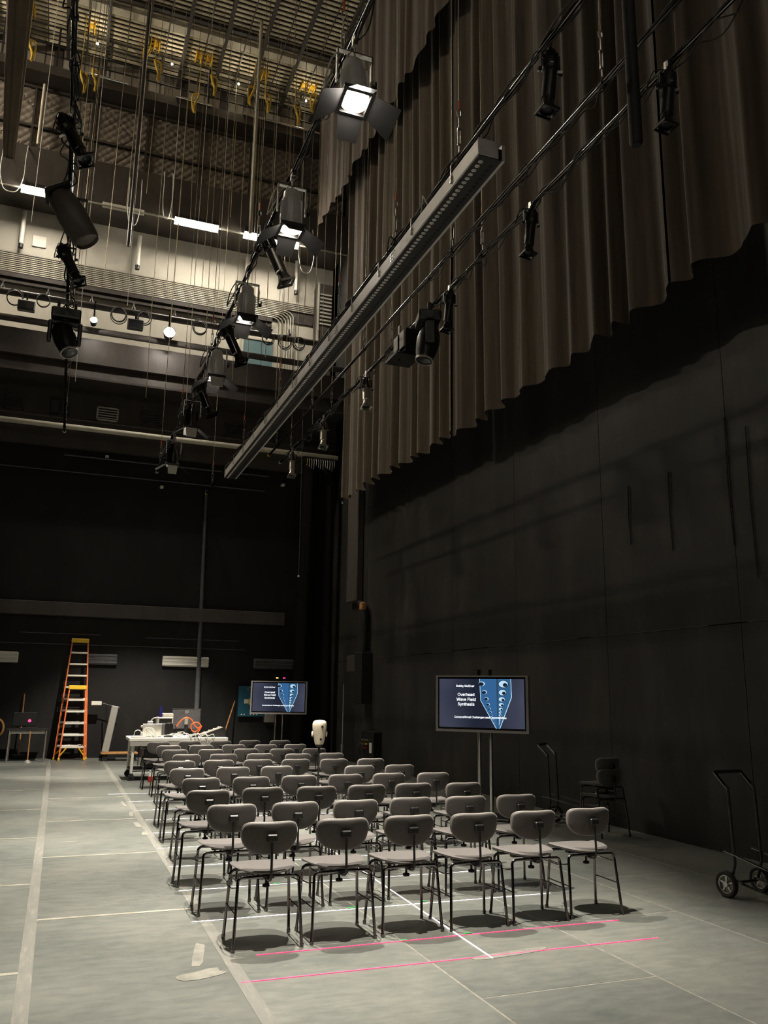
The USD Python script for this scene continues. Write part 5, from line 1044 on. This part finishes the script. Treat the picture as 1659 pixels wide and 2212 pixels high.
# ------------------------------------------------------------------ right wall: duct, boxes, electrics
tag(obj('wall_duct', MB().rbox(6.72, 19.5, 3.9, 6.895, 20.3, 6.9, 0.02), 'brown_band'), 'tall brownish duct on the right wall near the corner', 'duct')
t = thing('vent_pipe', 'dark bent pipe with pale elbow beside the corner duct', 'pipe', (6.78, 19.0, 2.6)); obj('pipe', MB().tube(bez([(0, 0, 0), (0, 0, 0.9), (0, 0.08, 1.1), (0, 0.35, 1.2)], 6), 0.09, 12), 'dark_steel', t, smooth=50); obj('elbow', MB().rbox(-0.11, -0.10, 1.02, 0.0, 0.1, 1.2, 0.02), 'wood', t)
tag(obj('wall_cabinet', MB().rbox(6.62, 18.72, 1.4, 6.895, 19.22, 2.6, 0.015), 'dark_steel'), 'dark wall cabinet below the bent pipe', 'cabinet')
tag(obj('wall_box', MB().rbox(6.66, 19.35, 2.15, 6.895, 19.95, 2.55, 0.015), 'fascia'), 'brown wall box left of the dark wall cabinet', 'box')
t = thing('stand_pole', 'thin pale pole standing in the back right corner', 'pole', (6.62, 20.0, 0)); obj('pole', MB().cyl((0, 0, 0.02), (0, 0, 1.86), 0.018, 8), 'aluminium', t, smooth=40); obj('collar', MB().cyl((0, 0, 0.25), (0, 0, 0.42), 0.035, 10), 'silver_plastic', t); obj('base', MB().lathe([(0, 0), (0.15, 0), (0.14, 0.02), (0, 0.03)], 16), 'black_plastic', t)
t = thing('electrical_panel', 'black electrical connector panel low on the right wall', 'panel', (6.80, 18.4, 0.45))
obj('case', MB().rbox(-0.10, -0.35, -0.35, 0.095, 0.45, 0.35, 0.015), 'black_plastic', t); obj('sign', MB().box(-0.108, -0.28, -0.12, -0.10, -0.12, 0.1), 'white_paint', t)
for k in range(8): obj('connector', MB().cyl((-0.1, 0.0 + 0.05 * k, 0.15 - 0.09 * (k % 3)), (-0.15, 0.0 + 0.05 * k, 0.15 - 0.09 * (k % 3)), 0.018, 8), ['aluminium', 'yellow', 'red'][k % 3], t)
for k in range(5): obj('plug_lead', MB().tube(bez([(-0.15, 0.02 + 0.08 * k, 0.1), (-0.22, 0.0 + 0.08 * k, -0.05), (-0.2, -0.1 + 0.08 * k, -0.3), (-0.15, -0.2, -0.42)], 5), 0.01, 5), 'black_rubber', t, smooth=60)

# ------------------------------------------------------------------ trolleys and stacked chairs by the right wall
def wheel(t, x, y, r, ax='x'):
    M = np.array([[0, 0, 1, x], [1, 0, 0, y], [0, 1, 0, r], [0, 0, 0, 1.0]])
    obj('tyre', MB().lathe(np.array([(r * 0.70, -0.02), (r * 0.9, -0.025), (r, -0.012), (r, 0.012), (r * 0.9, 0.025), (r * 0.70, 0.02), (r * 0.70, -0.02)]), 24, M), 'black_rubber', t, smooth=50)
    m = MB().lathe(np.array([(0, -0.02), (0.022, -0.02), (0.022, 0.02), (0, 0.02)]), 12, M)
    for k in range(5):
        a = 2 * PI * k / 5; m.box(-0.006, -0.008, 0, 0.006, 0.008, r * 0.7, R=rotx(a), o=(x, y, r))
    m.lathe(np.array([(r * 0.62, -0.012), (r * 0.71, -0.016), (r * 0.71, 0.016), (r * 0.62, 0.012), (r * 0.62, -0.012)]), 24, M)
    obj('hub', m, 'aluminium', t, smooth=40)
def trolley(label, loc, rz, h=1.0):
    t = thing('trolley', label, 'trolley', loc, rz)
    for s in (-1, 1):
        x = s * 0.17
        obj('upright', MB().tube([(x, 0.03, 0.12), (x, -0.02, 0.27), (x, 0.0, 0.88), (x, 0.02, 0.90)], 0.013, 8), 'black_plastic', t, smooth=40)
        obj('handle_arm', MB().tube([(x, 0.0, 0.87), (x, 0.13, 1.0)], 0.013, 8), 'dark_chrome', t, smooth=40)
        wheel(t, s * 0.215, 0.04, 0.105)
        obj('toe_bar', MB().tube([(x * 0.75, 0.03, 0.13), (x * 0.75, -0.30, 0.07), (x * 0.75, -0.62, 0.03)], 0.010, 8), 'chrome', t, smooth=40)
        obj('support_bar', MB().tube([(x * 1.05, 0.08, 0.36), (x * 1.05, -0.02, 0.345), (x * 1.05, -0.50, 0.24)], 0.009, 8), 'chrome', t, smooth=40)
    obj('grip', MB().cyl((-0.17, 0.13, 1.0), (0.17, 0.13, 1.0), 0.017, 10), 'black_rubber', t, smooth=40)
    obj('axle', MB().cyl((-0.215, 0.04, 0.105), (0.215, 0.04, 0.105), 0.012, 8), 'black_plastic', t)
    obj('toe_end', MB().cyl((-0.128, -0.62, 0.03), (0.128, -0.62, 0.03), 0.010, 8), 'chrome', t)
    return t
trolley('black and chrome chair trolley at the right edge, nearest the camera', (5.62, 5.93, 0), 8)
trolley('black chair trolley by the right wall behind the last chair', (6.2, 9.88, 0), 40)
s1 = make_chair('black chair standing by the dark right wall, lower of the stacked pair', (6.32, 8.95, 0), 8, 'stacked chairs by the wall')
dup(s1, 'black chair stacked on top of another by the right wall', (6.335, 8.99, 0.13), 8, 'stacked chairs by the wall')
